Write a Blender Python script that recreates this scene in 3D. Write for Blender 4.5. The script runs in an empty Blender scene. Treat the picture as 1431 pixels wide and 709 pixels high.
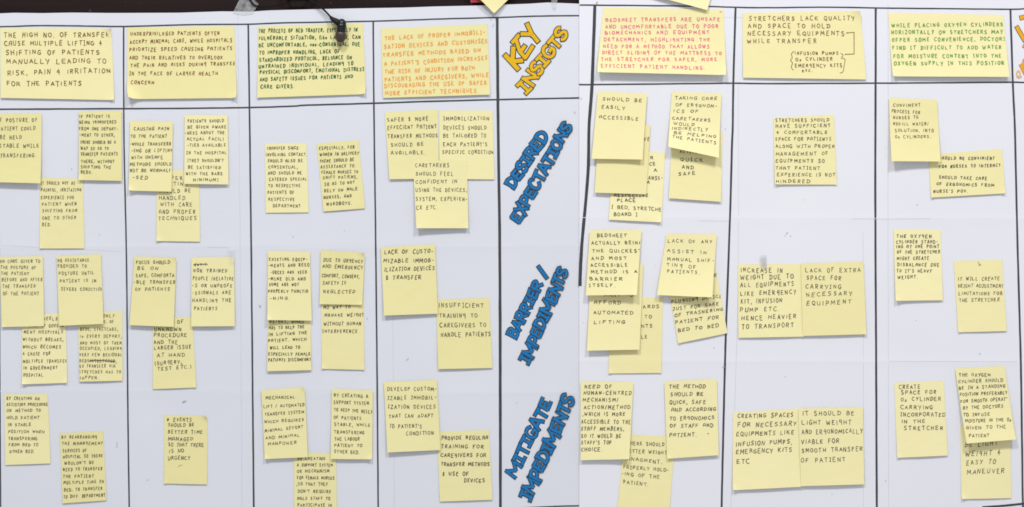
import bpy, bmesh, math, random
from mathutils import Vector, noise

random.seed(11)
SC = bpy.context.scene
COL = SC.collection
S = 0.0008                      # metres covered by one photo pixel on the wall
CX, CY = 715.5, 354.5

# ------------------------------------------------------------------ camera, world, lamps, exposure
cam_data = bpy.data.cameras.new('camera')
cam = bpy.data.objects.new('camera', cam_data)
COL.objects.link(cam)
CAM_D = 2.3
cam.location = (0, -CAM_D, 0)
cam.rotation_euler = (math.radians(90), 0, 0)
cam_data.sensor_width = 36.0
cam_data.lens = 36.0 * CAM_D / (1431 * S)
cam_data.clip_start = 0.05
cam_data.clip_end = 50.0
SC.camera = cam

world = bpy.data.worlds.new('World')
SC.world = world
world.use_nodes = True
bg = world.node_tree.nodes['Background']
bg.inputs['Color'].default_value = (0.975, 0.985, 1.0, 1)
bg.inputs['Strength'].default_value = 0.53

def area_lamp(name, loc, target, size, energy, color):
    d = bpy.data.lights.new(name, 'AREA')
    d.shape = 'DISK'
    d.size = size
    d.energy = energy
    d.color = color
    o = bpy.data.objects.new(name, d)
    COL.objects.link(o)
    o.location = loc
    v = Vector(target) - Vector(loc)
    o.rotation_euler = v.to_track_quat('-Z', 'Y').to_euler()
    return o

area_lamp('ceiling_lamp', (-0.75, -2.1, 2.7), (0, 0, 0), 0.5, 56, (1.0, 0.985, 0.96))
area_lamp('ceiling_lamp', (1.05, -2.1, 2.7), (0.1, 0, 0), 0.5, 50, (1.0, 0.985, 0.96))

SC.view_settings.view_transform = 'Standard'
SC.view_settings.look = 'None'
SC.view_settings.exposure = 0.0
SC.view_settings.gamma = 1.0
SC.cycles.filter_width = 1.7

# ------------------------------------------------------------------ helpers
def W(px, py, h=0.0):
    """photo pixel on the wall plane -> metres; h = height off the wall towards the viewer"""
    return Vector(((px - CX) * S, -h, (CY - py) * S))

def wave(px, py):
    """gentle buckling of the hung paper (metres)"""
    a = noise.noise(Vector((px / 170.0, py / 260.0, 3.3))) * 0.0013
    b = noise.noise(Vector((px / 70.0, py / 120.0, 9.1))) * 0.0005
    # old horizontal folds of the chart paper
    f = sum(math.exp(-abs(py - y) / 9.0) for y in ((345, 548) if px < 809 else (306, 505))) * 0.00035
    return a + b + f + 0.0012

def tag(o, label=None, cat=None, group=None, kind=None):
    if label: o['label'] = label
    if cat: o['category'] = cat
    if group: o['group'] = group
    if kind: o['kind'] = kind
    return o

def mesh_obj(name, verts, faces, mat, parent=None, smooth=False):
    me = bpy.data.meshes.new(name)
    me.from_pydata([tuple(v) for v in verts], [], faces)
    me.update()
    if smooth:
        for p in me.polygons: p.use_smooth = True
    if mat: me.materials.append(mat)
    o = bpy.data.objects.new(name, me)
    COL.objects.link(o)
    if parent: o.parent = parent
    return o

def new_mat(name):
    m = bpy.data.materials.new(name)
    m.use_nodes = True
    nt = m.node_tree
    return m, nt, nt.nodes['Principled BSDF']

def N(nt, t, **kw):
    n = nt.nodes.new(t)
    for k, v in kw.items():
        if k in n.inputs: n.inputs[k].default_value = v
        else: setattr(n, k, v)
    return n

def mix_color(nt, fac, a, b):
    n = nt.nodes.new('ShaderNodeMix')
    n.data_type = 'RGBA'
    if hasattr(fac, 'default_value') or hasattr(fac, 'links'): nt.links.new(fac, n.inputs[0])
    else: n.inputs[0].default_value = fac
    for i, c in ((6, a), (7, b)):
        if isinstance(c, tuple): n.inputs[i].default_value = c
        else: nt.links.new(c, n.inputs[i])
    return n.outputs[2]

def paper_mat(name, c1, c2, bump=0.05):
    m, nt, bs = new_mat(name)
    tc = N(nt, 'ShaderNodeTexCoord')
    n1 = N(nt, 'ShaderNodeTexNoise', Scale=5.0, Detail=5.0)
    nt.links.new(tc.outputs['Object'], n1.inputs['Vector'])
    nt.links.new(mix_color(nt, n1.outputs['Fac'], c1, c2), bs.inputs['Base Color'])
    n2 = N(nt, 'ShaderNodeTexNoise', Scale=45.0, Detail=6.0)
    nt.links.new(tc.outputs['Object'], n2.inputs['Vector'])
    bp = N(nt, 'ShaderNodeBump', Strength=bump, Distance=0.004)
    nt.links.new(n2.outputs['Fac'], bp.inputs['Height'])
    nt.links.new(bp.outputs['Normal'], bs.inputs['Normal'])
    bs.inputs['Roughness'].default_value = 0.62
    bs.inputs['Specular IOR Level'].default_value = 0.25
    return m

def note_mat(name, ca, cb):
    """sticky note paper: every note its own slight tint, faint fibre mottling"""
    m, nt, bs = new_mat(name)
    oi = N(nt, 'ShaderNodeObjectInfo')
    tc = N(nt, 'ShaderNodeTexCoord')
    n1 = N(nt, 'ShaderNodeTexNoise', Scale=28.0, Detail=4.0)
    nt.links.new(tc.outputs['Object'], n1.inputs['Vector'])
    ad = N(nt, 'ShaderNodeMath', operation='MULTIPLY_ADD')
    nt.links.new(n1.outputs['Fac'], ad.inputs[0])
    ad.inputs[1].default_value = 0.5
    nt.links.new(oi.outputs['Random'], ad.inputs[2])
    sc = N(nt, 'ShaderNodeMath', operation='MULTIPLY')
    nt.links.new(ad.outputs[0], sc.inputs[0]); sc.inputs[1].default_value = 0.66
    nt.links.new(mix_color(nt, sc.outputs[0], ca, cb), bs.inputs['Base Color'])
    n2 = N(nt, 'ShaderNodeTexNoise', Scale=60.0, Detail=3.0)
    nt.links.new(tc.outputs['Object'], n2.inputs['Vector'])
    bp = N(nt, 'ShaderNodeBump', Strength=0.14, Distance=0.003)
    nt.links.new(n2.outputs['Fac'], bp.inputs['Height'])
    nt.links.new(bp.outputs['Normal'], bs.inputs['Normal'])
    bs.inputs['Roughness'].default_value = 0.7
    bs.inputs['Specular IOR Level'].default_value = 0.15
    return m

def ink_mat(name, c, var=0.5, rough=0.6):
    """ink laid down unevenly"""
    m, nt, bs = new_mat(name)
    tc = N(nt, 'ShaderNodeTexCoord')
    n1 = N(nt, 'ShaderNodeTexNoise', Scale=420.0, Detail=2.0)
    nt.links.new(tc.outputs['Object'], n1.inputs['Vector'])
    lo = tuple(x * (1 - var * .5) for x in c) + (1,)
    hi = tuple(min(.9, x * (1 + var) + .01) for x in c) + (1,)
    nt.links.new(mix_color(nt, n1.outputs['Fac'], lo, hi), bs.inputs['Base Color'])
    bs.inputs['Roughness'].default_value = rough
    bs.inputs['Specular IOR Level'].default_value = 0.2
    return m

M = {}
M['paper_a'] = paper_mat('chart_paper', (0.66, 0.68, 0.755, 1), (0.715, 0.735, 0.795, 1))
M['paper_b'] = paper_mat('chart_paper_lit', (0.745, 0.755, 0.825, 1), (0.80, 0.805, 0.86, 1))  # same paper; the second chart's stronger light is put into its colour
M['note_a'] = note_mat('note_yellow', (0.765, 0.70, 0.335, 1), (0.86, 0.80, 0.46, 1))
M['note_b'] = note_mat('note_pale_yellow', (0.82, 0.745, 0.375, 1), (0.90, 0.83, 0.48, 1))
M['line'] = ink_mat('black_line_tape', (0.045, 0.05, 0.06), 0.35, 0.5)
M['faint'] = ink_mat('faint_pencil', (0.57, 0.58, 0.65), 0.1)
M['mark'] = ink_mat('pencil_mark', (0.40, 0.40, 0.44), 0.2)
M['pen'] = ink_mat('black_pen', (0.078, 0.072, 0.052), 0.6)
M['pen_soft'] = ink_mat('worn_black_pen', (0.12, 0.108, 0.07), 0.6)
M['brown'] = ink_mat('brown_pen', (0.16, 0.075, 0.025), 0.5)
M['rust'] = ink_mat('rust_pen', (0.17, 0.055, 0.02), 0.5)
M['green'] = ink_mat('dark_green_pen', (0.018, 0.10, 0.03), 0.5)
M['leaf'] = ink_mat('leaf_green_pen', (0.10, 0.29, 0.03), 0.5)
M['orange'] = ink_mat('orange_pen', (0.80, 0.31, 0.055), 0.3)
M['pink'] = ink_mat('pink_pen', (0.70, 0.125, 0.235), 0.35)
M['outline'] = ink_mat('black_marker', (0.022, 0.024, 0.028), 0.4)
M['gold'] = ink_mat('golden_marker', (0.71, 0.42, 0.006), 0.18)
M['amber'] = ink_mat('amber_marker', (0.80, 0.36, 0.01), 0.18)
M['blue'] = ink_mat('blue_marker', (0.004, 0.155, 0.41), 0.4)

def plain(name, c, rough=0.5, spec=0.5):
    m, nt, bs = new_mat(name)
    bs.inputs['Base Color'].default_value = tuple(c) + (1,)
    bs.inputs['Roughness'].default_value = rough
    bs.inputs['Specular IOR Level'].default_value = spec
    return m
def clear_tape(name, alpha, rough, c=(0.75, 0.77, 0.8)):
    m, nt, bs = new_mat(name)
    tc = N(nt, 'ShaderNodeTexCoord')
    n1 = N(nt, 'ShaderNodeTexNoise', Scale=160.0, Detail=3.0)
    nt.links.new(tc.outputs['Object'], n1.inputs['Vector'])
    mr = N(nt, 'ShaderNodeMapRange')
    nt.links.new(n1.outputs['Fac'], mr.inputs['Value'])
    mr.inputs['From Min'].default_value = 0.3; mr.inputs['From Max'].default_value = 0.7
    mr.inputs['To Min'].default_value = alpha * 0.5; mr.inputs['To Max'].default_value = alpha * 1.5
    nt.links.new(mr.outputs[0], bs.inputs['Alpha'])
    bs.inputs['Base Color'].default_value = c + (1,)
    bs.inputs['Roughness'].default_value = rough
    bp = N(nt, 'ShaderNodeBump', Strength=0.5, Distance=0.002)
    nt.links.new(n1.outputs['Fac'], bp.inputs['Height'])
    nt.links.new(bp.outputs['Normal'], bs.inputs['Normal'])
    return m
M['tape'] = clear_tape('frosted_tape', 0.2, 0.35)
M['tape_clear'] = clear_tape('clear_tape', 0.16, 0.25)
M['tape_crinkled'] = clear_tape('crinkled_tape', 0.30, 0.35, (0.55, 0.55, 0.6))
M['rubber'] = plain('black_rubber', (0.008, 0.008, 0.009), 0.55, 0.25)
M['cable'] = plain('black_cable', (0.005, 0.005, 0.006), 0.6, 0.15)
M['metal'] = plain('dark_green_metal', (0.014, 0.02, 0.02), 0.28)
M['metal'].node_tree.nodes['Principled BSDF'].inputs['Metallic'].default_value = 0.55
M['silicone'] = plain('brown_silicone', (0.05, 0.032, 0.027), 0.4)
M['bore'] = plain('red_silicone', (0.17, 0.045, 0.045), 0.5)
M['red'] = plain('red_card', (0.42, 0.035, 0.055), 0.6)

# ------------------------------------------------------------------ dark board behind the charts
m, nt, bs = new_mat('dark_board')
tc = N(nt, 'ShaderNodeTexCoord')
mp = N(nt, 'ShaderNodeMapping')
mp.inputs['Scale'].default_value = (3, 3, 30)
nt.links.new(tc.outputs['Object'], mp.inputs['Vector'])
n1 = N(nt, 'ShaderNodeTexNoise', Scale=3.0, Detail=6.0)
nt.links.new(mp.outputs[0], n1.inputs['Vector'])
base = mix_color(nt, n1.outputs['Fac'], (0.008, 0.0038, 0.0040, 1), (0.026, 0.014, 0.0145, 1))
n3 = N(nt, 'ShaderNodeTexNoise', Scale=170.0, Detail=1.0)
nt.links.new(tc.outputs['Object'], n3.inputs['Vector'])
mr = N(nt, 'ShaderNodeMapRange')
nt.links.new(n3.outputs['Fac'], mr.inputs['Value'])
mr.inputs['From Min'].default_value = 0.74; mr.inputs['From Max'].default_value = 0.82
mr.inputs['To Max'].default_value = 0.25
nt.links.new(mix_color(nt, mr.outputs[0], base, (0.25, 0.23, 0.24, 1)), bs.inputs['Base Color'])
bs.inputs['Roughness'].default_value = 0.6
bs.inputs['Specular IOR Level'].default_value = 0.12
M['board'] = m
bv = [W(-500, -420, -0.004), W(1950, -420, -0.004), W(1950, 1150, -0.004), W(-500, 1150, -0.004),
      W(-500, -420, -0.022), W(1950, -420, -0.022), W(1950, 1150, -0.022), W(-500, 1150, -0.022)]
tag(mesh_obj('wall', bv, [(3, 2, 1, 0), (4, 5, 6, 7), (0, 1, 5, 4), (1, 2, 6, 5), (2, 3, 7, 6), (3, 0, 4, 7)], M['board']), kind='structure')

# ------------------------------------------------------------------ paper charts
H_A, H_B = 0.0, 0.0011          # the second chart laps over the first

def lerp_poly(pts, x, k=0):
    for a, b in zip(pts, pts[1:]):
        if a[k] <= x <= b[k]:
            t = (x - a[k]) / (b[k] - a[k])
            return a[1 - k] + (b[1 - k] - a[1 - k]) * t
    return pts[0][1 - k] if x < pts[0][k] else pts[-1][1 - k]

def sheet(name, x0, x1, top, y1, h, mat, nx, ny):
    """hung sheet of chart paper with an uneven top edge and a real thickness"""
    vs, fs = [], []
    for side in (0, 1):
        for j in range(ny + 1):
            for i in range(nx + 1):
                x = x0 + (x1 - x0) * i / nx
                yt = lerp_poly(top, x)
                y = yt + (y1 - yt) * j / ny
                vs.append(W(x, y, h + wave(x, y) - side * 0.00035))
    n = (nx + 1) * (ny + 1)
    for j in range(ny):
        for i in range(nx):
            a = j * (nx + 1) + i
            fs.append((a, a + nx + 1, a + nx + 2, a + 1))
            fs.append((n + a, n + a + 1, n + a + nx + 2, n + a + nx + 1))
    rim = [i for i in range(nx + 1)] + [j * (nx + 1) + nx for j in range(1, ny + 1)] + \
          [ny * (nx + 1) + i for i in range(nx - 1, -1, -1)] + [j * (nx + 1) for j in range(ny - 1, 0, -1)]
    for a, b in zip(rim, rim[1:] + rim[:1]):
        fs.append((a, b, n + b, n + a))
    return mesh_obj(name, vs, fs, mat, smooth=False)

TOP_A = [(-60, 19.6), (0, 19.2), (20, 18.3), (60, 18.8), (100, 18.1), (150, 18.5), (250, 18.2), (310, 16.2), (352, 16.6),
         (375, 14.9), (440, 13.2), (500, 12), (565, 11), (606, 9.5), (670, 8.2), (740, 5.5), (765, 3.8), (809, 5.5), (850, 6)]
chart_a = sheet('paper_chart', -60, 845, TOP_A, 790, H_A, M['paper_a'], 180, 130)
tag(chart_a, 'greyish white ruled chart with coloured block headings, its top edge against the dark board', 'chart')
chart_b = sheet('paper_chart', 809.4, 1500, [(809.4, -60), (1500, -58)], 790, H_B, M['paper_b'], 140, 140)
tag(chart_b, 'brighter white ruled chart overlapping the greyer chart, with oxygen cylinder and bedsheet notes', 'chart')

# ------------------------------------------------------------------ lines drawn on the charts
def resample(pts, step):
    out = [pts[0]]
    for a, b in zip(pts, pts[1:]):
        L = math.hypot(b[0] - a[0], b[1] - a[1])
        n = max(1, int(L / step))
        for k in range(1, n + 1):
            out.append((a[0] + (b[0] - a[0]) * k / n, a[1] + (b[1] - a[1]) * k / n))
    return out

def catmull(pts, n=4, closed=False):
    if len(pts) < 3: return list(pts)
    P = ([pts[-1]] + list(pts) + [pts[0], pts[1]]) if closed else ([pts[0]] + list(pts) + [pts[-1]])
    out = []
    for i in range(1, len(P) - 2):
        p0, p1, p2, p3 = P[i - 1], P[i], P[i + 1], P[i + 2]
        for k in range(n):
            t = k / n
            out.append(tuple(0.5 * (2 * p1[d] + (p2[d] - p0[d]) * t + (2 * p0[d] - 5 * p1[d] + 4 * p2[d] - p3[d]) * t * t
                                    + (3 * p1[d] - p0[d] - 3 * p2[d] + p3[d]) * t ** 3) for d in (0, 1)))
    out.append(tuple(P[-2]))
    return out

def ribbon(pts, w, vs, fs, place, wob=0.0, cap=0.0):
    """flat stroke of width w (pixels) along pts; place(x, y) -> 3D point"""
    n = len(pts)
    if n < 2: return
    for i in range(1, n - 1):          # a sharp turn starts a new pen stroke
        ax, ay = pts[i][0] - pts[i - 1][0], pts[i][1] - pts[i - 1][1]
        bx, by = pts[i + 1][0] - pts[i][0], pts[i + 1][1] - pts[i][1]
        if ax * bx + ay * by < 0.2 * math.hypot(ax, ay) * math.hypot(bx, by):
            ribbon(pts[:i + 1], w, vs, fs, place, wob, cap or w * .3)
            ribbon(pts[i:], w, vs, fs, lambda x, y: place(x, y) + Vector((0, -0.0000015, 0)), wob, cap or w * .3)
            return
    b = len(vs)
    pts = list(pts)
    if cap:
        for i, j in ((0, 1), (-1, -2)):
            dx, dy = pts[i][0] - pts[j][0], pts[i][1] - pts[j][1]
            L = math.hypot(dx, dy) or 1
            pts[i] = (pts[i][0] + dx / L * cap, pts[i][1] + dy / L * cap)
    for i in range(n):
        d = []
        if i > 0: d.append((pts[i][0] - pts[i - 1][0], pts[i][1] - pts[i - 1][1]))
        if i < n - 1: d.append((pts[i + 1][0] - pts[i][0], pts[i + 1][1] - pts[i][1]))
        u = [(x / (math.hypot(x, y) or 1), y / (math.hypot(x, y) or 1)) for x, y in d]
        tx, ty = sum(q[0] for q in u), sum(q[1] for q in u)
        L = math.hypot(tx, ty)
        if L < 0.3: tx, ty = u[0]; L = 1
        tx, ty = tx / L, ty / L
        c = max(0.55, tx * u[0][0] + ty * u[0][1])
        hw = w * 0.5 / c * (1 + random.uniform(-wob, wob))
        x, y = pts[i]
        vs.append(place(x - ty * hw, y + tx * hw))
        vs.append(place(x + ty * hw, y - tx * hw))
    for i in range(n - 1):
        a = b + 2 * i
        fs.append((a, a + 1, a + 3, a + 2))

def on_chart(h, eps):
    return lambda x, y: W(x, y, h + wave(x, y) + eps)

def ruled(parent, h, pts, w, eps, name='ruled_line', mat='line', wob=0.06, jit=0.10):
    vs, fs = [], []
    p = resample(catmull(pts, 6), 14)
    p = [(x + random.uniform(-jit, jit), y + random.uniform(-jit, jit)) for x, y in p]
    ribbon(p, w, vs, fs, on_chart(h, eps), wob)
    return mesh_obj(name, vs, fs, M[mat], parent)

LA = [  # first chart: points, width, height above paper
    ([(-60, 38.2), (0, 37.8), (57, 36.3), (120, 36.8), (175, 37.3), (271, 34.8), (347, 34.2), (400, 32.2), (522, 30), (620, 26.8), (694, 24.9), (756, 22.8), (830, 22.2)], 2.1),
    ([(-60, 153.4), (0, 153.1), (172, 152.2), (267, 151.7), (350, 150.6), (408, 148.8), (431, 147.2), (520, 144.7), (600, 142), (694, 139.6), (760, 138.2), (830, 136.8)], 2.3),
    ([(-1.2, 330), (0.3, 540), (1.3, 709), (2, 760)], 2.0),
    ([(173, 37), (173.1, 152), (174.8, 252), (176.9, 347), (177.8, 440), (178.7, 548), (181, 708), (182, 760)], 2.1),
    ([(347, 33.8), (348.9, 152), (350, 250), (351.3, 347), (353.3, 547), (354.7, 708), (355, 760)], 2.4),
    ([(521.6, 29.6), (522.8, 170), (525.2, 347), (527.3, 547), (528.7, 708), (529.2, 760)], 2.2),
    ([(694.8, 24.6), (696.2, 178), (698.4, 345), (699.1, 547), (699.3, 706), (699.5, 760)], 3.9),
    ([(690, 712), (765, 708.2), (790, 707.3), (830, 706.2)], 1.8),
]
for k, (p, w) in enumerate(LA): ruled(chart_a, H_A, p, w, 0.00010 + 0.00003 * k)
LB = [
    ([(810, 7.6), (901, 8.4), (988, 9.6), (1028, 10.9), (1071, 11.4), (1157, 10.7), (1223, 11.7), (1300, 12.6), (1411, 13.6), (1431, 12.9), (1490, 12)], 2.1),
    ([(810, 118.6), (828, 118.7), (972, 117.3), (1026, 116.8), (1071, 117.3), (1223, 116.8), (1330, 116), (1414, 115.4), (1431, 115.8), (1490, 116)], 2.2),
    ([(831.2, 7.2), (827.3, 118), (823, 178), (821.5, 244), (812.8, 345), (810.4, 400)], 4.4),
    ([(1027.6, 10.2), (1024.5, 116.8), (1023.7, 178), (1022.4, 209), (1019.6, 310), (1014.4, 458), (1012.8, 510), (1008, 708), (1007, 760)], 2.8),
    ([(1223.3, 11.4), (1222.8, 178), (1222.8, 318), (1223.8, 510), (1224.6, 708), (1225, 760)], 2.9),
    ([(1411.2, 13.6), (1414.8, 120), (1417.5, 178), (1420.8, 316), (1425.7, 510), (1428.6, 690), (1429.4, 706)], 2.7),
    ([(1372, 708.6), (1400, 706.8), (1424, 704.4), (1433, 703.6), (1480, 702)], 2.9),
]
for k, (p, w) in enumerate(LB): ruled(chart_b, H_B, p, w, 0.00010 + 0.00003 * k)
# faint joins between the sheets that make up each chart
for p in ([(332.5, 18), (335, 250), (337, 480), (338.5, 760)], [(549, 440), (550.8, 620), (551, 760)], [(1, 343), (60, 346), (170, 352)], [(290, 346), (325, 346.5)]):
    ruled(chart_a, H_A, p, 0.55, 0.00006, 'sheet_join', 'faint', 0.2, 0.1)
for p in ([(1240.6, 5), (1240.5, 320), (1241.3, 760)], [(1031.5, 120), (1030.5, 430), (1019, 760)], [(1205.8, 325), (1206, 760)], [(1241, 505), (1420, 505.5)],
          [(1190, 306), (1235, 306.5), (1300, 305.8)], [(975, 309), (1018, 309.5)], [(1012, 24.8), (1037, 25.4)]):
    ruled(chart_b, H_B, p, 0.55, 0.00006, 'sheet_join', 'faint', 0.2, 0.1)
def marks(parent, h, strokes):
    for k, st in enumerate(strokes):
        vs, fs = [], []
        ribbon(catmull(st, 3), 0.8, vs, fs, on_chart(h, 0.0004), 0.2)
        mesh_obj('pencil_mark', vs, fs, M['mark'], parent)
marks(chart_a, H_A, [[(690, 34), (689, 37), (688, 38)], [(154.5, 38), (154.6, 44)], [(410, 330), (410, 332)], [(481, 322), (482, 323)], [(206, 671), (207.4, 670)],
                     [(255, 562), (258, 560.5), (261, 560.8)], [(255, 563), (259, 562)], [(100, 235), (101, 238)], [(139, 328), (140, 329)], [(802, 156), (804, 159)],
                     [(513, 444), (513, 447)], [(568, 504), (571, 501)], [(722, 563), (723, 563)], [(164, 617), (163.6, 626)], [(362, 427), (365, 428), (363, 430)]])
marks(chart_b, H_B, [[(833, 4), (835, 3), (834.5, 5), (833, 6)], [(811, 137), (813, 140)], [(1098, 328), (1099, 326), (1101, 325)], [(1104, 329), (1105, 331)], [(1122, 279), (1122.6, 279.6)],
                     [(1280, 286), (1282, 286.5)], [(1279, 448), (1280, 448.6)], [(815, 451), (816, 451)], [(1236, 672), (1238, 671.6)], [(1096, 330), (1097, 329)],
                     [(1009, 513), (1012, 512), (1011, 514)], [(1162, 690), (1162.6, 691)], [(997, 487), (998, 486)], [(1013, 180), (1014, 181)], [(915, 371), (915.5, 372)],
                     [(1367, 494), (1370, 495)], [(1096, 526), (1097, 527)]])

# ------------------------------------------------------------------ block lettering
BLOCK = {
    'K': (0.95, ['.15,0 .15,1', '.86,.98 .22,.45', '.32,.52 .92,.03']),
    'E': (0.85, ['.92,.88 .15,.88 .15,.12 .92,.12', '.15,.5 .72,.5']),
    'Y': (0.95, ['.5,0 .5,.5', '.52,.42 .06,.95', '.48,.42 .94,.95']),
    'I': (0.72, ['.5,.05 .5,.95', '.02,.88 .98,.88', '.02,.12 .98,.12']),
    'N': (1.0, ['.15,0 .15,1', '.1,.93 .9,.07', '.86,0 .86,1']),
    'S': (0.8, ['c.92,.74 .72,.9 .35,.9 .13,.72 .32,.55 .7,.46 .88,.27 .62,.1 .28,.1 .06,.28']),
    'G': (0.9, ['c.9,.78 .6,.92 .25,.82 .1,.5 .24,.17 .55,.07 .88,.2 .88,.42', '.5,.42 1,.42']),
    'T': (0.85, ['.5,0 .5,.95', '0,.87 1,.87']),
    'D': (0.95, ['.17,.08 .17,.92', 'c.02,.9 .5,.9 .86,.66 .86,.34 .5,.1 .02,.1']),
    'R': (0.92, ['.15,0 .15,.95', 'c.02,.88 .6,.9 .86,.72 .62,.5 .2,.46', '.42,.46 .9,.02']),
    'X': (0.9, ['.1,0 .9,1', '.1,1 .9,0']),
    'P': (0.88, ['.15,0 .15,.95', 'c.02,.88 .6,.9 .88,.7 .62,.45 .2,.42']),
    'C': (0.85, ['c.92,.72 .7,.9 .32,.86 .11,.5 .3,.13 .68,.1 .94,.27']),
    'A': (0.95, ['.08,0 .5,1', '.92,0 .5,1', '.25,.34 .75,.34']),
    'O': (0.9, ['o.5,.92 .14,.7 .14,.3 .5,.08 .86,.3 .86,.7']),
    'B': (0.9, ['.15,.05 .15,.95', 'c.02,.9 .58,.9 .8,.72 .56,.52 .2,.5', 'c.2,.5 .64,.5 .88,.28 .58,.09 .02,.1']),
    'M': (1.25, ['.1,0 .1,1', '.07,.97 .5,.3 .93,.97', '.9,0 .9,1']),
    '/': (0.7, ['.2,0 .5,1']),
}
def parse(st):
    curve = st[0] in 'co'
    closed = st[0] == 'o'
    pts = [tuple(float(q) for q in p.split(',')) for p in (st[1:] if curve else st).split()]
    return (catmull(pts, 4, closed) if curve else pts), curve

class Lettering:
    def __init__(self, parent, h, mat):
        self.parent, self.h, self.mat = parent, h, mat
        self.fill, self.line, self.k = ([], []), ([], []), 0
    def stroke(self, pts, w, ol):
        self.k += 1
    def letter(self, strokes, w, ol):
        """strokes of one letter: the black edge of all of them lies under the colour of all of them"""
        e0 = 0.00020 + 0.00006 * self.k; ol *= 1.32
        self.k += 1
        for i, p in enumerate(strokes):
            ribbon(p, w + 2 * ol, self.line[0], self.line[1], on_chart(self.h, e0 + 0.000003 * i), 0.03, ol)
        for i, p in enumerate(strokes):
            ribbon(p, w, self.fill[0], self.fill[1], on_chart(self.h, e0 + 0.00003 + 0.000003 * i), 0.03)
    def word(self, text, p0, p1, up, w, ol=1.15, over=1.0):
        L = math.hypot(p1[0] - p0[0], p1[1] - p0[1])
        bx, by = (p1[0] - p0[0]) / L, (p1[1] - p0[1]) / L
        tot = sum(BLOCK[c][0] for c in text)
        u = 0.0
        for c in text:
            adv = BLOCK[c][0] / tot * L
            rot = random.uniform(-0.13, 0.13); sc = random.uniform(0.92, 1.08); dv = random.uniform(-.05, .05)
            strokes = []
            for st in BLOCK[c][1]:
                pts, _ = parse(st)
                q = []
                for x, y in pts:
                    y2 = (y - .5) * sc + .5 + dv + rot * (x - .5)
                    x2 = (x - .5) * over * 0.98 + .5 - rot * (y - .5)
                    q.append((p0[0] + bx * (u + x2 * adv) + up[0] * y2, p0[1] + by * (u + x2 * adv) + up[1] * y2))
                strokes.append(q)
            self.letter(strokes, w, ol)
            u += adv
    def done(self, label):
        f = mesh_obj('block_lettering', *self.fill, M[self.mat], self.parent)
        f['label'] = label
        mesh_obj('outline', *self.line, M['outline'], f)
        return f
def vec(d, L):
    n = math.hypot(*d)
    return (d[0] / n * L, d[1] / n * L)

t = Lettering(chart_a, H_A, 'gold')
# KEY, traced stroke by stroke (crop pixels / 5.45)
def q(*pts): return [(690 + x / 5.45, 20 + y / 5.45) for x, y in pts]
t.letter([q((82, 308), (190, 425)), q((150, 248), (142, 352)), q((138, 362), (224, 352))], 6.0, 1.0)
t.letter([q((138, 222), (196, 155)), q((168, 190), (196, 280), (244, 340)), q((212, 278), (240, 238)), q((236, 340), (300, 240))], 5.0, 1.0)
t.letter([q((204, 152), (290, 152), (340, 214)), q((252, 70), (296, 168))], 5.2, 1.0)
t.word('INSIGTS', (737, 133.5), (796, 48), vec((-.79, -.61), 20), 4.2, .85, 1.06)
t.done('golden yellow KEY INSIGTS lettering outlined in black')
t = Lettering(chart_a, H_A, 'blue')
t.word('DESIRED', (718.5, 266), (768, 191), vec((-.80, -.58), 17.5), 3.5, 1.0, 1.08)
t.word('EXPECTATIONS', (727, 314), (801, 178), vec((-.84, -.54), 17.5), 3.3, .95, 1.08)
t.done('blue DESIRED EXPECTATIONS lettering outlined in black')
t = Lettering(chart_a, H_A, 'blue')
t.word('BARRIER', (721.5, 475), (760, 398), vec((-.86, -.51), 16), 3.3, .95, 1.08)
t.letter([[(764.4, 389.2), (752, 372)]], 4.0, 0.95)
t.word('IMPEDIMENTS', (740.5, 511), (795, 380), vec((-.87, -.49), 17.5), 3.3, .95, 1.08)
t.done('blue BARRIER / IMPEDIMENTS lettering outlined in black')
t = Lettering(chart_a, H_A, 'blue')
t.word('MITIGATE', (721, 669), (773, 563), vec((-.86, -.50), 18), 3.4, .95, 1.08)
t.word('IMPEDIMENTS', (742, 702), (804, 558), vec((-.87, -.49), 19), 3.5, .95, 1.08)
t.done('blue MITIGATE IMPEDIMENTS lettering outlined in black')
t = Lettering(chart_b, H_B, 'amber')
t.letter([[(1424.5, 25.8), (1436, 23.4)]], 5.4, 0.6)
t.letter([[(1419.6, 37.6), (1431.6, 58)]], 5.0, 0.6)
t.letter([[(1429, 64), (1440, 70)]], 5.0, 0.3)
t.letter([[(1425.5, 90.5), (1432, 104)], [(1431, 84), (1429, 95), (1442, 99)]], 4.6, 0.25)
t.done('cut-off edge of an amber heading')
vs, fs = [], []
ribbon(catmull([(1421, 108.5), (1419.6, 103), (1421.5, 99.4), (1424, 100.6), (1424.4, 105), (1421.4, 107.5), (1423.4, 108.8), (1427, 106.6)], 5), 1.1, vs, fs, on_chart(H_B, 0.0011), .1)
mesh_obj('lettering_squiggle', vs, fs, M['amber'], chart_b)

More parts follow.
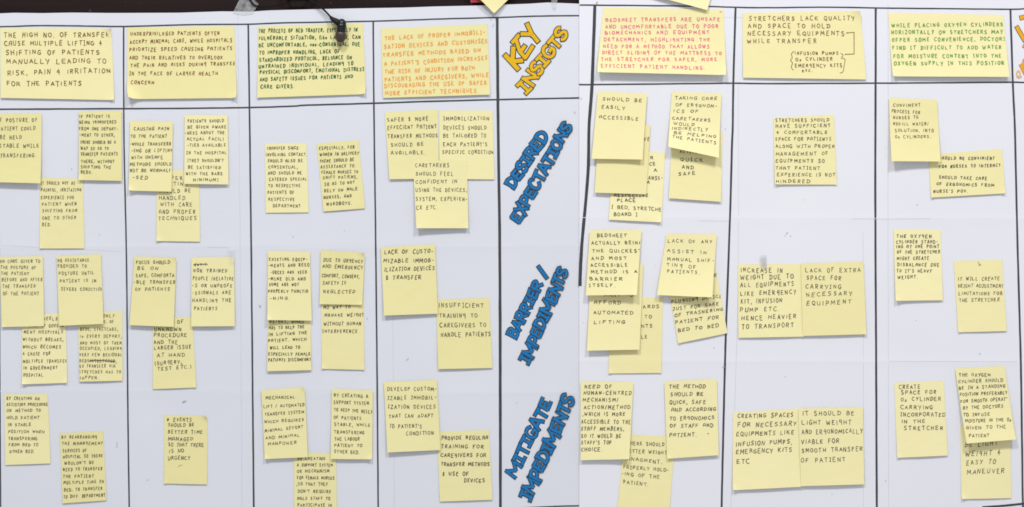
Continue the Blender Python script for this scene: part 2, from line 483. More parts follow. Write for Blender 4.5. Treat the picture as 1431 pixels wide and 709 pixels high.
# ------------------------------------------------------------------ handwriting: a single-stroke hand
HAND_SRC = {
 'A': '0,0 .3,1 .62,0;.1,.36 .54,.38', 'A2': '0,0 .04,.7 .3,1 .55,.8 .6,0;.02,.42 .6,.42',
 'B': '.04,0 .05,1;c.02,.98 .4,.97 .5,.78 .34,.56 .08,.52;c.08,.52 .48,.5 .58,.26 .38,.04 0,.0',
 'C': 'c.56,.88 .36,1 .1,.82 .0,.46 .14,.1 .38,0 .6,.12',
 'D': '.05,.02 .06,.98;c-.04,.98 .35,.95 .6,.7 .58,.3 .32,.04 -.04,.02',
 'E': '.04,.0 .06,1;.05,.98 .52,1;.05,.52 .44,.53;.03,.02 .54,.0', 'E2': 'c.5,.92 .2,1 .03,.78 .2,.56 .4,.54;c.22,.54 .0,.4 .02,.12 .26,0 .54,.1',
 'F': '.05,0 .06,1;.04,.98 .54,1;.05,.52 .44,.53',
 'G': 'c.56,.88 .34,1 .08,.8 .0,.44 .14,.08 .4,.02 .56,.2 .56,.44;.3,.44 .62,.45',
 'G2': 'c.54,.92 .26,1 .06,.72 .2,.46 .46,.56;.5,.9 .52,.5 .46,-.18',
 'H': '.04,0 .05,1;.56,0 .56,1;.04,.5 .56,.52', 'I': '.08,0 .09,1', 'I2': '.16,0 .17,1;0,.99 .33,.99;-.02,.01 .33,.02',
 'J': 'c.42,1 .43,.3 .3,.02 .1,.02 .0,.2;.16,1 .62,1', 'K': '.05,0 .05,1;.52,.98 .06,.44;.18,.54 .56,0', 'L': '.06,1 .03,.02 .5,.0',
 'M': '0,0 .08,1 .36,.3 .66,1 .74,0', 'N': '.02,0 .04,1 .52,.02 .56,1', 'O': 'o.3,1 .05,.76 .03,.3 .3,0 .56,.26 .56,.74',
 'P': '.05,0 .06,1;c.02,.96 .38,1 .54,.78 .38,.52 .06,.46', 'Q': 'o.3,1 .05,.76 .03,.3 .3,0 .56,.26 .56,.74;.32,.3 .62,-.1',
 'R': '.05,0 .06,1;c.02,.96 .38,1 .52,.78 .38,.54 .06,.5;.2,.5 .58,0', 'S': 'c.5,.9 .3,1 .08,.84 .14,.6 .4,.46 .5,.2 .3,.0 .02,.08',
 'T': '.3,0 .31,1;0,.98 .62,1', 'U': 'c.03,1 .03,.4 .12,.06 .34,0 .52,.2 .55,1', 'V': '0,1 .28,0 .58,1', 'W': '0,1 .18,0 .4,.74 .6,0 .82,1',
 'X': '0,1 .56,0;.56,1 0,0', 'Y': '0,1 .28,.5;.58,1 .2,-.08', 'Z': '0,.98 .54,1 0,0 .56,.02',
 '0': 'o.3,1 .05,.76 .03,.3 .3,0 .56,.26 .56,.74', '2': 'c.02,.3 .2,.42 .3,.26 .16,.02 -.02,-.14;-.02,-.14 .32,-.12',
 '.': '.04,.02 .1,.0', ',': '.1,.14 .02,-.26', '-': '.06,.46 .4,.48', '/': '.0,-.1 .36,1.08', "'": '.06,1.08 .03,.8', '"': '.06,1.0 .03,.76;.2,1.0 .18,.76',
 '[': '.24,1.08 .04,1.06 .04,-.06 .24,-.06', ']': '.02,1.08 .22,1.06 .22,-.06 .02,-.06', '(': 'c.2,1.1 .02,.7 .02,.3 .2,-.1', ')': 'c.02,1.1 .2,.7 .2,.3 .02,-.1',
 '&': '.36,1.02 .02,.36 .56,.38;.32,.78 .3,-.16', '$': 'c.48,.84 .3,.94 .1,.8 .16,.58 .38,.46 .46,.22 .28,.08 .04,.16;.28,1.12 .26,-.1', '*': '.0,.2 .5,.8;.02,.76 .48,.24;.0,.5 .5,.5;.24,.9 .28,.1',
 'l': 'c.0,.3 .2,.9 .1,1.05 .04,.7 .06,.1 .2,.0', 'i': '.06,.0 .07,.56;.08,.78 .09,.84', 'k': '.04,0 .05,1;.36,.6 .08,.26;.14,.34 .4,0',
 'e': 'c.04,.3 .36,.36 .3,.58 .1,.56 .02,.26 .18,.02 .42,.1', 'n': '.03,0 .04,.58;c.04,.4 .16,.58 .34,.54 .37,.3 .37,0', 'o': 'o.2,.58 .03,.4 .05,.1 .22,0 .38,.16 .37,.44',
 't': '.16,.0 .18,.86;.02,.56 .36,.58', 'c': 'c.36,.5 .2,.58 .04,.4 .05,.12 .2,0 .38,.08', 'd': 'o.2,.55 .03,.38 .05,.1 .2,0 .34,.2 .34,.4;.36,1 .37,0', 'm': '.03,0 .04,.58;c.04,.4 .14,.58 .24,.5 .25,0;c.25,.4 .36,.58 .46,.5 .47,0',
}
WIDE = {'M': .74, 'W': .82, 'I': .18, 'I2': .33, '.': .14, ',': .14, '-': .46, '/': .36, "'": .1, '"': .22, '[': .26, ']': .26, '(': .2, ')': .2, 'i': .14, 'l': .22, 'k': .4, 'e': .42,
        'n': .4, 'o': .4, 't': .36, 'c': .4, 'd': .4, 'm': .5, '2': .34, ' ': .5}
HAND = {}
for k_, src in HAND_SRC.items():
    L_ = []
    for st in src.split(';'):
        pts, cv = parse(st)
        if st[0] == 'o': pts = pts + [pts[1]]
        L_.append(pts)
    HAND[k_] = L_

CROP = {'P': (0, 0, 1.0)}
for i_, (ox, oyb, oyc) in enumerate([(0, 140, 340), (340, 140, 340), (660, 140, 340), (820, 120, 310), (1071, 120, 310)]):
    n_ = str(i_ + 1)
    CROP['A' + n_] = (ox, 0, 3.939)
    CROP['B' + n_] = (ox, oyb, 3.375)
    CROP['C' + n_] = (ox, oyc, 3.375)
    CROP['D' + n_] = (ox, 500, 3.392)

class Note:
    """one sheet stuck along its top edge: corners in pixels, lift of the free bottom edge, curled corners"""
    def __init__(self, corners, h, lift, curls, side):
        self.c = corners
        self.h, self.lift, self.curls, self.side = h, lift, curls, side
        self.ph = random.uniform(0, 6.28)
        self.bow = random.uniform(0.1, 0.35) * 0.001
    def bil(self, u, v):
        a, b, c, d = self.c
        return ((a[0] * (1 - u) + b[0] * u) * (1 - v) + (d[0] * (1 - u) + c[0] * u) * v,
                (a[1] * (1 - u) + b[1] * u) * (1 - v) + (d[1] * (1 - u) + c[1] * u) * v)
    def inv(self, x, y):
        a, b, c, d = self.c
        u = v = .5
        for _ in range(4):
            fx, fy = self.bil(u, v)
            ux, uy = (b[0] - a[0]) * (1 - v) + (c[0] - d[0]) * v, (b[1] - a[1]) * (1 - v) + (c[1] - d[1]) * v
            vx, vy = (d[0] - a[0]) * (1 - u) + (c[0] - b[0]) * u, (d[1] - a[1]) * (1 - u) + (c[1] - b[1]) * u
            det = ux * vy - uy * vx
            ex, ey = x - fx, y - fy
            u += (ex * vy - ey * vx) / det
            v += (ux * ey - uy * ex) / det
        return u, v
    def pt(self, u, v, eps=0.0):
        x, y = self.bil(u, v)
        t = max(0.0, (v - 0.22) / 0.78)
        h = self.h + self.lift * t * t * (0.85 + 0.15 * math.sin(self.ph + 2.2 * u))
        h += self.bow * math.sin(math.pi * u) * (0.4 + v)
        if self.side[0]: h += self.side[0] * (1 - u) ** 3 * v
        if self.side[1]: h += self.side[1] * u ** 3 * v
        x0, y0 = x, y
        for ci, size, rad in self.curls:
            c = self.c[ci]
            o = self.c[(ci + 2) % 4]
            dx, dy = o[0] - c[0], o[1] - c[1]
            L = math.hypot(dx, dy); dx /= L; dy /= L
            s = size - ((x0 - c[0]) * dx + (y0 - c[1]) * dy)
            if s > 0:
                r = rad
                s2 = r * math.sin(min(s / r, 2.6))
                x += dx * (s - s2); y += dy * (s - s2)
                h += r * (1 - math.cos(min(s / r, 2.6))) * S
        return W(x, y, h + wave(x0, y0) + eps)

NOTE_COUNT = 0
PEN_W, CAP_K = 0.70, 0.80      # stroke width and letter height against the measured ones
def note(label, crop, corners, layer=1, lift=1.0, ink='pen', cap=20, lines=(), curls=(), side=(0, 0), raw=(), serif=.55, w=1.15, mat=None, loose=None, group='yellow sticky notes on the charts'):
    global NOTE_COUNT
    NOTE_COUNT += 1
    ox, oy, sc = CROP[crop]
    cs = [(ox + x / sc, oy + y / sc) for x, y in corners]
    right = sum(c[0] for c in cs) / 4 > 809
    curls = list(curls)
    if random.random() < .45 and (not curls or curls[0][0] != 3): curls.append((3, random.uniform(3, 6.5), random.uniform(6, 10)))
    if random.random() < .3 and (not curls or curls[0][0] != 2): curls.append((2, random.uniform(3, 6), random.uniform(6, 10)))
    n = Note(cs, (H_B if right else H_A) + 0.0005 + 0.0011 * (layer - 1) + 0.00001 * (NOTE_COUNT % 7), lift * 0.00125, curls, (side[0] * .001, side[1] * .001))
    NX = NY = 20
    vs, fs = [], []
    for sd in (0, 1):
        for j in range(NY + 1):
            for i in range(NX + 1):
                u, v = i / NX, j / NY
                # cut edges are not perfectly straight
                vs.append(n.pt(u, v, -0.00013 * sd))
    q_ = (NX + 1) * (NY + 1)
    for j in range(NY):
        for i in range(NX):
            a = j * (NX + 1) + i
            fs.append((a, a + NX + 1, a + NX + 2, a + 1))
            fs.append((q_ + a, q_ + a + 1, q_ + a + NX + 2, q_ + a + NX + 1))
    rim = [i for i in range(NX + 1)] + [j * (NX + 1) + NX for j in range(1, NY + 1)] + \
          [NY * (NX + 1) + i for i in range(NX - 1, -1, -1)] + [j * (NX + 1) for j in range(NY - 1, 0, -1)]
    e_ = len(vs)
    for a in rim: vs.append(vs[a]); vs.append(vs[q_ + a])
    nr = len(rim)
    for k in range(nr):
        k2 = (k + 1) % nr
        fs.append((e_ + 2 * k, e_ + 2 * k2, e_ + 2 * k2 + 1, e_ + 2 * k + 1))
    o = mesh_obj('sticky_note', vs, fs, M[mat or ('note_b' if right else 'note_a')])
    me = o.data
    for p in list(me.polygons)[:2 * NX * NY]: p.use_smooth = True
    tag(o, label, 'sticky note', group)
    # ---- handwriting on it
    tv, tf = [], []
    cnt = [0]
    def place(eps):
        def f(x, y):
            u, v = n.inv(x, y)
            return n.pt(min(.992, max(.008, u)), min(.992, max(.008, v)), eps)
        return f
    def draw(pts, wid):
        cnt[0] += 1
        ribbon(pts, wid * PEN_W * hand_press * random.uniform(.85, 1.15), tv, tf, place(0.00012 + 0.000012 * (cnt[0] % 9)), 0.12, 0.15)
    capx = cap / sc * CAP_K
    # every note its own writing manner: spacing, slant, loops, pressure
    hand_gap, hand_slant, hand_round, hand_press = random.uniform(.34, .5), random.gauss(.03, .05), random.random(), random.uniform(.88, 1.12)
    for ln in lines:
        text, x0, x1, y0 = ln[:4]
        y1 = ln[4] if len(ln) > 4 else y0 + random.uniform(-2.5, 1.5) * sc / 3.4
        capx = (ln[5] if len(ln) > 5 else cap) / sc * CAP_K
        X0, X1, Y0, Y1 = ox + x0 / sc, ox + x1 / sc, oy + y0 / sc, oy + y1 / sc
        # choose glyph forms, measure, then fit to the measured line length
        gl = []
        for ch in text:
            k = ch
            if ch == 'I' and random.random() < serif * (.75 if cap / sc > 5.6 else .5): k = 'I2'
            if ch == 'A' and random.random() < .3 * hand_round: k = 'A2'
            if ch == 'G' and random.random() < .25: k = 'G2'
            gl.append((k, WIDE.get(k, .58) * random.uniform(.92, 1.1)))
        gap = hand_gap * random.uniform(.93, 1.07)
        tot = sum(g[1] for g in gl) + gap * (len(gl) - 1)
        kx = (X1 - X0) / tot
        x = 0.0
        wv = random.uniform(0, 6)
        for k, gw in gl:
            if k != ' ':
                rot = random.gauss(hand_slant, .055); sx = gw / WIDE.get(k, .58); sy = random.uniform(.84, 1.1)
                dy = random.gauss(0, .045) + .05 * math.sin(wv + x * .9)
                for st in HAND[k]:
                    jx, jy = random.gauss(0, .02), random.gauss(0, .025)
                    pp = []
                    for gx, gy in st:
                        gx += random.gauss(0, .022); gy += random.gauss(0, .022)
                        hx = x + (gx + jx) * sx + rot * gy * .8
                        px_ = X0 + hx * kx
                        tt = (px_ - X0) / max(1e-6, X1 - X0)
                        yy = Y0 + (Y1 - Y0) * tt
                        py_ = yy - ((gy - .5) * sy + dy + jy + rot * .3 * gx) * capx
                        pp.append((px_, py_))
                    draw(pp, w)
            x += gw + gap
    for st in raw:
        wd = w
        if isinstance(st, tuple): wd, st = st
        draw(catmull([(ox + a / sc, oy + b / sc) for a, b in st], 5), wd)
    if tv:
        mesh_obj('handwriting', tv, tf, M[ink], o)
    return o

# ------------------------------------------------------------------ the notes (corners and lines measured in the photograph)
# --- wide notes of the top row
note('wide yellow note in brown ink beginning THE HIGH NO. OF TRANSFER', 'A1', [(5, 157), (614, 160), (632, 553), (8, 541)], 1, 1.6, 'brown', 31,
     [('THE HIGH NO. OF TRANSFER', 25, 600, 195, 192), ('CAUSE MULTIPLE LIFTING &', 28, 562, 240), ('SHIFTING OF PATIENTS', 36, 548, 290), ('MANUALLY LEADING TO', 40, 584, 340, 336),
      ('RISK, PAIN & IRRITATION', 45, 608, 404, 388), ('FOR THE PATIENTS', 42, 452, 462)], [(1, 9, 9)], serif=.2, w=1.35)
note('wide yellow note in rust ink beginning UNDERPRIVILEGED PATIENTS OFTEN, its lower left corner curling', 'A1', [(700, 153), (1290, 145), (1306, 542), (702, 548)], 1, 1.8, 'rust', 23,
     [('UNDERPRIVILEGED PATIENTS OFTEN', 720, 1208, 188, 184), ('ACCEPT MINIMAL CARE, WHILE HOSPITALS', 716, 1278, 232, 222), ('PRIORTIZE SPEED CAUSING PATIENTS', 714, 1278, 275, 268),
      ('AND THEIR RELATIVES TO OVERLOOK', 714, 1226, 320, 318), ('THE PAIN AND RISKS DURING TRANSFER', 722, 1296, 362, 352), ('IN THE FACE OF LARGER HEALTH', 714, 1198, 406), ('CONCERN', 722, 850, 455)],
     [(3, 17, 13), (2, 7, 9)], w=1.2)
note('wide yellow note in dark green ink beginning THE PROCESS OF BED TRASFER, behind the earphone', 'A2', [(82, 148), (660, 130), (676, 520), (78, 540)], 1, 1.2, 'green', 24,
     [('THE PROCESS OF BED TRASFER, ESPECIALLY IN', 85, 628, 172, 165), ('VULNERABLE SITUATION, like LABOUR, CAN', 85, 645, 212, 205), ('BE UNCOMFORTABLE, non-CONSENSUAL, DUE', 87, 642, 250, 244),
      ('TO IMPROPER HANDLING, LACK OF', 90, 530, 292, 285), ('STANDARDIZED PROTOCOL, RELIANCE ON', 90, 596, 332, 316), ('UNTRAINED INDIVIDUAL, LEADING TO', 88, 604, 368, 350),
      ('PHYSICAL DISCOMFORT, EMOTIONAL DISTRESS', 92, 666, 400, 382), ('AND SAFETY ISSUES FOR PATIENTS AND', 94, 602, 440, 422), ('CARE GIVERS.', 98, 282, 480, 476)],
     [(2, 10, 12)], serif=.1, w=1.7)
note('wide yellow note in orange ink beginning THE LACK OF PROPER IMMOBILI-', 'A2', [(757, 158), (1345, 135), (1359, 523), (770, 541)], 1, 1.3, 'orange', 26,
     [('THE LACK OF PROPER IMMOBILI-', 780, 1330, 212, 180), ('SATION DEVICES AND CUSTOMISED', 778, 1345, 258, 228), ('TRANSFER METHODS BASED ON', 770, 1305, 304, 278), ("A PATIENT'S CONDITION INCREASES", 778, 1342, 354, 320),
      ('THE RISK OF INJURY FOR BOTH', 780, 1272, 397, 376), ('PATIENTS AND CAREGIVERS, WHILE', 780, 1350, 440, 414), ('DISCOURAGING THE USE OF SAFER', 780, 1338, 474, 456), ('MORE EFFICIENT TECHNIQUES', 782, 1282, 514, 500)], serif=.7, w=1.5)
note('wide yellow note in pink ink beginning BEDSHEET TRANSFERS ARE UNSAFE, its bottom lifting', 'A4', [(90, 45), (752, 55), (764, 418), (55, 402)], 1, 5.5, 'pink', 23,
     [('BEDSHEET TRANSFERS ARE UNSAFE', 105, 730, 112, 108), ('AND UNCOMFORTABLE DUE TO POOR', 102, 722, 150, 146), ('BIOMECHANICS AND EQUIPMENT', 100, 672, 183, 180), ('DETACHMENT, HIGHLIGHTING THE', 95, 676, 220, 222),
      ('NEED FOR A METHOD THAT ALLOWS', 92, 672, 258, 260), ('DIRECT SLIDING OF THE MATTRESS TO', 86, 738, 292, 296), ('THE STRETCHER FOR SAFER, MORE', 78, 712, 330, 332), ('EFFICIENT PATIENT HANDLING.', 78, 645, 366, 378)],
     [(2, 10, 12)], serif=.8, w=1.35, raw=[(1.0, [(730, 70), (735, 66), (742, 71)])])
note('wide yellow note in brown ink beginning STRETCHERS LACK QUALITY, with a bracketed list', 'P', [(1037, 19), (1202, 15.6), (1209.5, 111.8), (1037.8, 109.2)], 1, 1.3, 'brown', 7.4,
     [('STRETCHERS LACK QUALITY', 1046.5, 1193.4, 26.6, 26), ('AND SPACE TO HOLD', 1045.5, 1159, 37), ('NECESSARY EQUIPMENTS', 1044.5, 1179, 47.3), ('WHILE TRANSFER', 1044, 1140, 58.2, 57.8),
      ('INFUSION PUMPS', 1110.4, 1170.5, 75.2, 75, 5.4), ('O2 CYLINDER', 1111.6, 1162.4, 83.2, 83, 5.6), ('EMERGENCY KITS', 1110.4, 1175.6, 92.4, 92, 6), ('etc.', 1120.5, 1134.5, 99, 98.6, 6)],
     [(1, 11, 10)], serif=.3, w=1.35,
     raw=[[(1182.5, 46.7), (1192.8, 45.8)], [(1192.8, 45.8), (1192.8, 76.2)], [(1192.8, 76.2), (1180.4, 76.6)], (2.2, [(1182.3, 46.8), (1183.6, 46.7)]), (2.2, [(1180, 76.7), (1181.4, 76.6)]),
          [(1109, 72.4), (1105.4, 76), (1106.4, 81.5), (1104, 85), (1106.6, 88.5), (1105.2, 95), (1108, 98.8)],
          [(1174, 75), (1177.5, 78), (1175, 82), (1180, 83.6), (1178.8, 92), (1177, 101), (1172.6, 102.8)],
          ])
note('wide yellow note in leaf green ink beginning WHILE PLACING OXYGEN CYLINDERS', 'A5', [(668, 72), (1302, 85), (1331, 427), (690, 424)], 1, 3.2, 'leaf', 25,
     [('WHILE PLACING OXYGEN CYLINDERS', 688, 1298, 142, 136), ('HORIZONTALLY ON STRETCHERS MAY', 686, 1296, 180, 178), ('OFFER SOME CONVENIENCE, DOCTORS', 690, 1312, 222, 216), ('FIND IT DIFFICULT TO ADD WATER', 692, 1288, 266, 262),
      ('FOR MOISTURE CONTENT INTO THE', 696, 1286, 312, 310), ('OXYGEN SUPPLY IN THIS POSITION', 698, 1300, 352, 350)], serif=.7, w=1.4)

# --- desired expectations, first chart
note('note reading IT SHOULD NOT BE PAINFUL, tucked under two notes in the first column', 'B1', [(190, 366), (392, 372), (400, 700), (190, 700)], 1, 0.7, 'pen_soft', 18,
     [('IT SHOULD NOT BE', 195, 356, 392), ('PAINFUL, IRRITATING', 196, 384, 424), ('EXPERIENCE FOR', 196, 350, 460), ('PATIENT WHEN', 200, 362, 492), ('SHIFTING FROM', 202, 364, 522), ('ONE TO OTHER', 202, 360, 556), ('BED.', 202, 242, 588)])
note('note reading IF POSTURE OF PATIENT COULD BE HELD STABLE, cut by the photo\'s edge', 'B1', [(-25, 66), (200, 64), (198, 394), (-25, 388)], 2, 3.0, 'pen_soft', 21,
     [('IF POSTURE OF', -8, 178, 96, 94), ('PATIENT COULD', -4, 168, 136), ('BE HELD', 4, 104, 176), ('STABLE WHILE', 2, 186, 216), ('TRANSFERING.', 6, 174, 262)], side=(0, 1.2))
note('note beginning IF PATIENT IS BEING TRANSFERED FROM ONE DEPARTMENT', 'B1', [(374, 54), (575, 52), (578, 382), (375, 378)], 2, 1.2, 'pen_soft', 17,
     [('IF PATIENT IS', 378, 520, 78), ('BEING TRANSFERED', 378, 550, 106), ('FROM ONE DEPART-', 376, 558, 136), ('-MENT TO OTHER,', 378, 542, 166), ('THERE SHOULD BE A', 382, 548, 200), ('WAY SO AS TO', 384, 514, 228), ('TRANSFER PATIENTS', 384, 558, 256),
      ('THERE, WITHOUT', 386, 542, 290), ('SHIFTING THE', 386, 526, 316), ('BEDS.', 386, 438, 340)])
note('note ending HANDLED WITH CARE AND PROPER TECHNIQUES, tucked under two notes', 'B1', [(740, 330), (940, 332), (945, 668), (740, 665)], 1, 0.8, 'pen', 22,
     [('PROPER', 745, 862, 368), ('LIFTING', 770, 885, 396), ('SHOULD BE', 752, 900, 428), ('HANDLED', 752, 872, 462), ('WITH CARE', 758, 908, 492), ('AND PROPER', 752, 922, 526), ('TECHNIQUES', 750, 928, 558)], serif=.1)
note('note beginning CAUSING PAIN TO THE PATIENT WHILE TRANSFERRING', 'B1', [(615, 98), (818, 104), (812, 433), (611, 428)], 2, 2.0, 'pen_soft', 18,
     [('CAUSING PAIN', 634, 798, 136), ('TO THE PATIENT', 618, 788, 172), ('-WHILE TRANSFERR', 614, 808, 208), ('-ING OR LIFTING', 622, 816, 240), ('WITH UNSAFE', 622, 770, 272), ('METHODS SHOULD', 616, 810, 304), ('NOT BE NORMALI', 616, 804, 334), ('-SED', 626, 698, 366)])
note('note beginning PATIENTS SHOULD BE GIVEN AWARENESS ABOUT THE ACTUAL FACILITIES', 'B1', [(873, 72), (1075, 72), (1080, 399), (872, 396)], 2, 1.4, 'pen_soft', 17,
     [('PATIENTS SHOULD', 888, 1056, 100), ('BE GIVEN AWARE', 888, 1068, 128), ('-NESS ABOUT THE', 876, 1060, 156), ('ACTUAL FACILI', 884, 1056, 184), ('-TIES AVAILABLE', 886, 1066, 214), ('IN THE HOSPITAL', 882, 1070, 250), ("[THEY SHOULDN'T", 888, 1056, 286),
      ('BE SATISFIED', 890, 1042, 318), ('WITH THE BARE', 880, 1052, 348), ('MINIMUM]', 914, 1032, 376)])
note('note beginning TRANSFER SINCE INVOLVING CONTACT SHOULD ALSO BE CONSENTUAL', 'B2', [(102, 205), (298, 204), (309, 530), (107, 532)], 1, 0.6, 'pen', 17,
     [('TRANSFER SINCE', 112, 260, 228), ('INVOLVING CONTACT,', 108, 300, 258), ('SHOULD ALSO BE', 116, 280, 288), ('CONSENTUAL,', 120, 256, 316), ('AND SHOULD BE', 118, 276, 344), ('CATERED SPECIAL', 124, 300, 374), ('TO RESPECTIVE', 118, 270, 404),
      ('PATIENTS OF', 116, 240, 436), ('RESPECTIVE', 120, 242, 468), ('DEPARTMENT', 142, 270, 498)])
note('tilted note beginning ESPECIALLY FOR WOMEN IN DELIVERY', 'B2', [(346, 206), (543, 188), (575, 511), (379, 526)], 1, 0.9, 'pen', 17,
     [('ESPECIALLY, FOR', 358, 524, 228, 222), ('WOMEN IN DELIVERY', 362, 544, 258, 250), ('THERE SHOULD BE', 360, 522, 290, 280), ('ASSISTANCE TO', 366, 522, 316, 310), ('FEMALE NURSES TO', 370, 540, 342, 338), ('SHIFT PATIENS,', 376, 538, 366, 362),
      ('SO AS TO NOT', 384, 524, 398, 388), ('RELY ON MALE', 382, 538, 430, 418), ('NURSES, AND', 380, 510, 460, 452), ('WARDBOYS.', 394, 512, 490, 486)])
note('note reading SAFER $ MORE EFFECIENT PATIENT TRANSFER METHODS', 'B2', [(667, 59), (918, 45), (923, 371), (690, 374)], 1, 1.0, 'pen', 21,
     [('SAFER $ MORE', 680, 872, 94, 88), ('EFFECIENT PATIENT', 682, 912, 130, 124), ('TRANSFER METHODS', 682, 916, 172, 168), ('SHOULD BE', 698, 850, 212, 208), ('AVAILABLE.', 698, 860, 250)], serif=.2, side=(.8, 0))
note('note reading IMMOBILIZATION DEVICES SHOULD BE TAILORED TO EACH PATIENT', 'B2', [(924, 50), (1175, 50), (1185, 375), (926, 372)], 1, 0.9, 'pen', 21,
     [('IMMOBILIZATION', 945, 1158, 88), ('DEVICES SHOULD', 945, 1146, 130), ('BE TAILORED TO', 944, 1144, 168), ("EACH PATIENT'S", 944, 1150, 210), ('SPECIFIC CONDITION', 940, 1180, 246)], serif=.3)
note('note reading CARETAKERS SHOULD FEEL CONFIDENT, overlapping the two notes above it', 'B2', [(800, 288), (1055, 284), (1062, 605), (818, 605)], 2, 2.6, 'pen', 21,
     [('CARETAKERS', 812, 970, 308), ('SHOULD FEEL', 814, 990, 348), ('CONFIDENT IN', 814, 1008, 386), ('USING THE DEVICES,', 814, 1054, 424), ('SYSTEM, EXPERIEN-', 816, 1056, 466), ('CE ETC.', 818, 916, 508)], serif=.2, side=(2.2, 0))

# --- desired expectations, second chart
note('note ending PLACE [BED, STRETCHER BOARD], lowest of the top left stack of three', 'B4', [(125, 306), (370, 316), (350, 645), (103, 632)], 1, 1.6, 'pen', 19,
     [('R', 298, 312, 338), ('CE', 294, 322, 368), ('A', 316, 330, 398), ('ANSI-', 290, 356, 436), ('M', 282, 294, 458), ('RESPECTIVE', 130, 288, 518), ('PLACE', 142, 228, 540), ('[ BED, STRETCHE', 118, 350, 572, 584), ('BOARD ]', 128, 236, 606)])
note('almost hidden note below SHOULD BE EASILY ACCESSIBLE, its blank lower part showing', 'B4', [(58, 182), (299, 187), (279, 513), (36, 505)], 2, 1.6, 'pen', 19, [('VE', 268, 296, 252)])
note('note reading SHOULD BE EASILY ACCESSIBLE, topmost of its stack', 'B4', [(52, 28), (283, 40), (260, 350), (22, 346)], 3, 3.6, 'pen', 19,
     [('SHOULD BE', 74, 258, 62, 70), ('EASILY', 70, 178, 102, 106), ('ACCESSIBLE', 58, 240, 148, 158)], side=(0, 1.5))
note('note ending QUICK AND SAFE, under the TAKING CARE note', 'B4', [(402, 214), (640, 222), (631, 548), (385, 531)], 1, 2.2, 'pen', 19,
     [('ACTIVE', 438, 520, 312), ('QUICK', 440, 545, 350), ('AND', 448, 502, 384), ('SAFE', 432, 510, 416)])
note('note beginning TAKING CARE OF ERGONOMICS OF CARETAKERS, its bottom edge lifting', 'B4', [(400, 30), (634, 38), (618, 342), (381, 291)], 2, 6.5, 'pen', 17,
     [('TAKING CARE', 414, 612, 58, 62), ('OF ERGONOM-', 418, 612, 90, 98), ('ICS OF', 408, 524, 120, 122), ('CARETAKERS', 402, 580, 154, 164), ('WOULD', 408, 504, 180, 186), ('INDIRECTLY', 400, 568, 202, 208), ('BE HELPING', 408, 606, 222, 242), ('THE PATIENTS', 400, 606, 242, 272)], side=(0, 2))
note('note beginning STRETCHERS SHOULD HAVE SUFFICIENT & COMFORTABLE SPACE', 'B4', [(879, 152), (1165, 137), (1176, 467), (885, 466)], 1, 1.0, 'pen', 19,
     [('STRETCHERS SHOULD', 890, 1140, 165, 161), ('HAVE SUFFICIENT', 890, 1146, 190), ('& COMFORTABLE', 894, 1132, 220), ('SPACE FOR PATIENTS', 888, 1150, 252), ('ALONG WITH PROPER', 890, 1166, 286), ('MANAGEMENT OF', 890, 1136, 322), ('EQUIPMENTS SO', 890, 1118, 354),
      ('THAT PATIENT', 890, 1096, 388), ('EXPERIENCE IS NOT', 896, 1168, 420), ('HINDERED', 890, 1050, 452)], serif=.2, side=(.8, 0))
note('landscape note beginning SHOULD BE CONVINIENT FOR NURSES TO INTERACT', 'B5', [(764, 326), (1110, 298), (1123, 508), (774, 528)], 1, 1.2, 'pen', 17,
     [('SHOULD BE CONVINIENT', 812, 1072, 342), ('FOR NURSES TO INTERACT', 812, 1100, 382, 376), ('SHOULD TAKE CARE', 812, 1036, 432, 438), ('OF ERGONOMICS FROM', 800, 1070, 464, 470), ("NURSE'S POV.", 786, 946, 498)], serif=.2, curls=[(2, 6, 9)])
note('note reading CONVIMENT PROCESS FOR NURSES TO REFILL WATER, standing off the chart', 'B5', [(575, 60), (802, 68), (815, 359), (582, 358)], 2, 5.0, 'pen', 17,
     [('CONVIMENT', 594, 722, 94), ('PROCESS FOR', 588, 720, 120, 128), ('NURSES TO', 594, 712, 152), ('REFILL WATER/', 594, 760, 182), ('SOLUTION, INTO', 602, 784, 212), ('O2 CYLINDERS.', 602, 770, 242)], serif=.2, side=(3, 0))

# --- barriers, first chart
note('note reading WITHOUT BREAKS, WHICH BECOMES A CAUSE FOR MULTIPLE TRANSFER', 'C1', [(105, 340), (310, 328), (320, 658), (108, 665)], 1, 1.2, 'pen_soft', 18,
     [('ON WHEELS', 150, 272, 356), ('IN LACK OF GOVERN', 110, 300, 388), ('-MENT HOSPITALS', 104, 298, 418), ('WITHOUT BREAKS,', 110, 300, 454), ('WHICH BECOMES', 110, 288, 488), ('A CAUSE FOR', 110, 238, 522), ('MULTIPLE TRANSFER', 112, 318, 556), ('IN GOVERNMENT', 114, 272, 588), ('HOSPITAL.', 114, 212, 622)],
     curls=[(3, 7, 9)])
note('note ending STRETCHES HAS TO HAPPEN, with one word struck out', 'C1', [(368, 328), (578, 318), (580, 648), (378, 652)], 1, 1.2, 'pen_soft', 17,
     [('ONLY', 488, 540, 342), ('NO. OF', 478, 538, 370), ('BEDS, STRETCHRS,', 380, 556, 406), ('in EVERY DEPART,', 380, 574, 438), ('AND MOST OF THEM', 380, 574, 470), ('OCCUPIED, LEAVING', 380, 574, 496), ('VERY FEW RESIDUAL', 378, 576, 526), ('BEDS/STRETCHER,', 378, 550, 554),
      ('SO TRANSFER VIA', 378, 544, 580), ('STRETCHES HAS TO', 376, 572, 606), ('HAPPEN.', 376, 468, 634)], raw=[(1.5, [(424, 552), (480, 554), (546, 556)]), (1.3, [(424, 557), (480, 552), (540, 560)])])
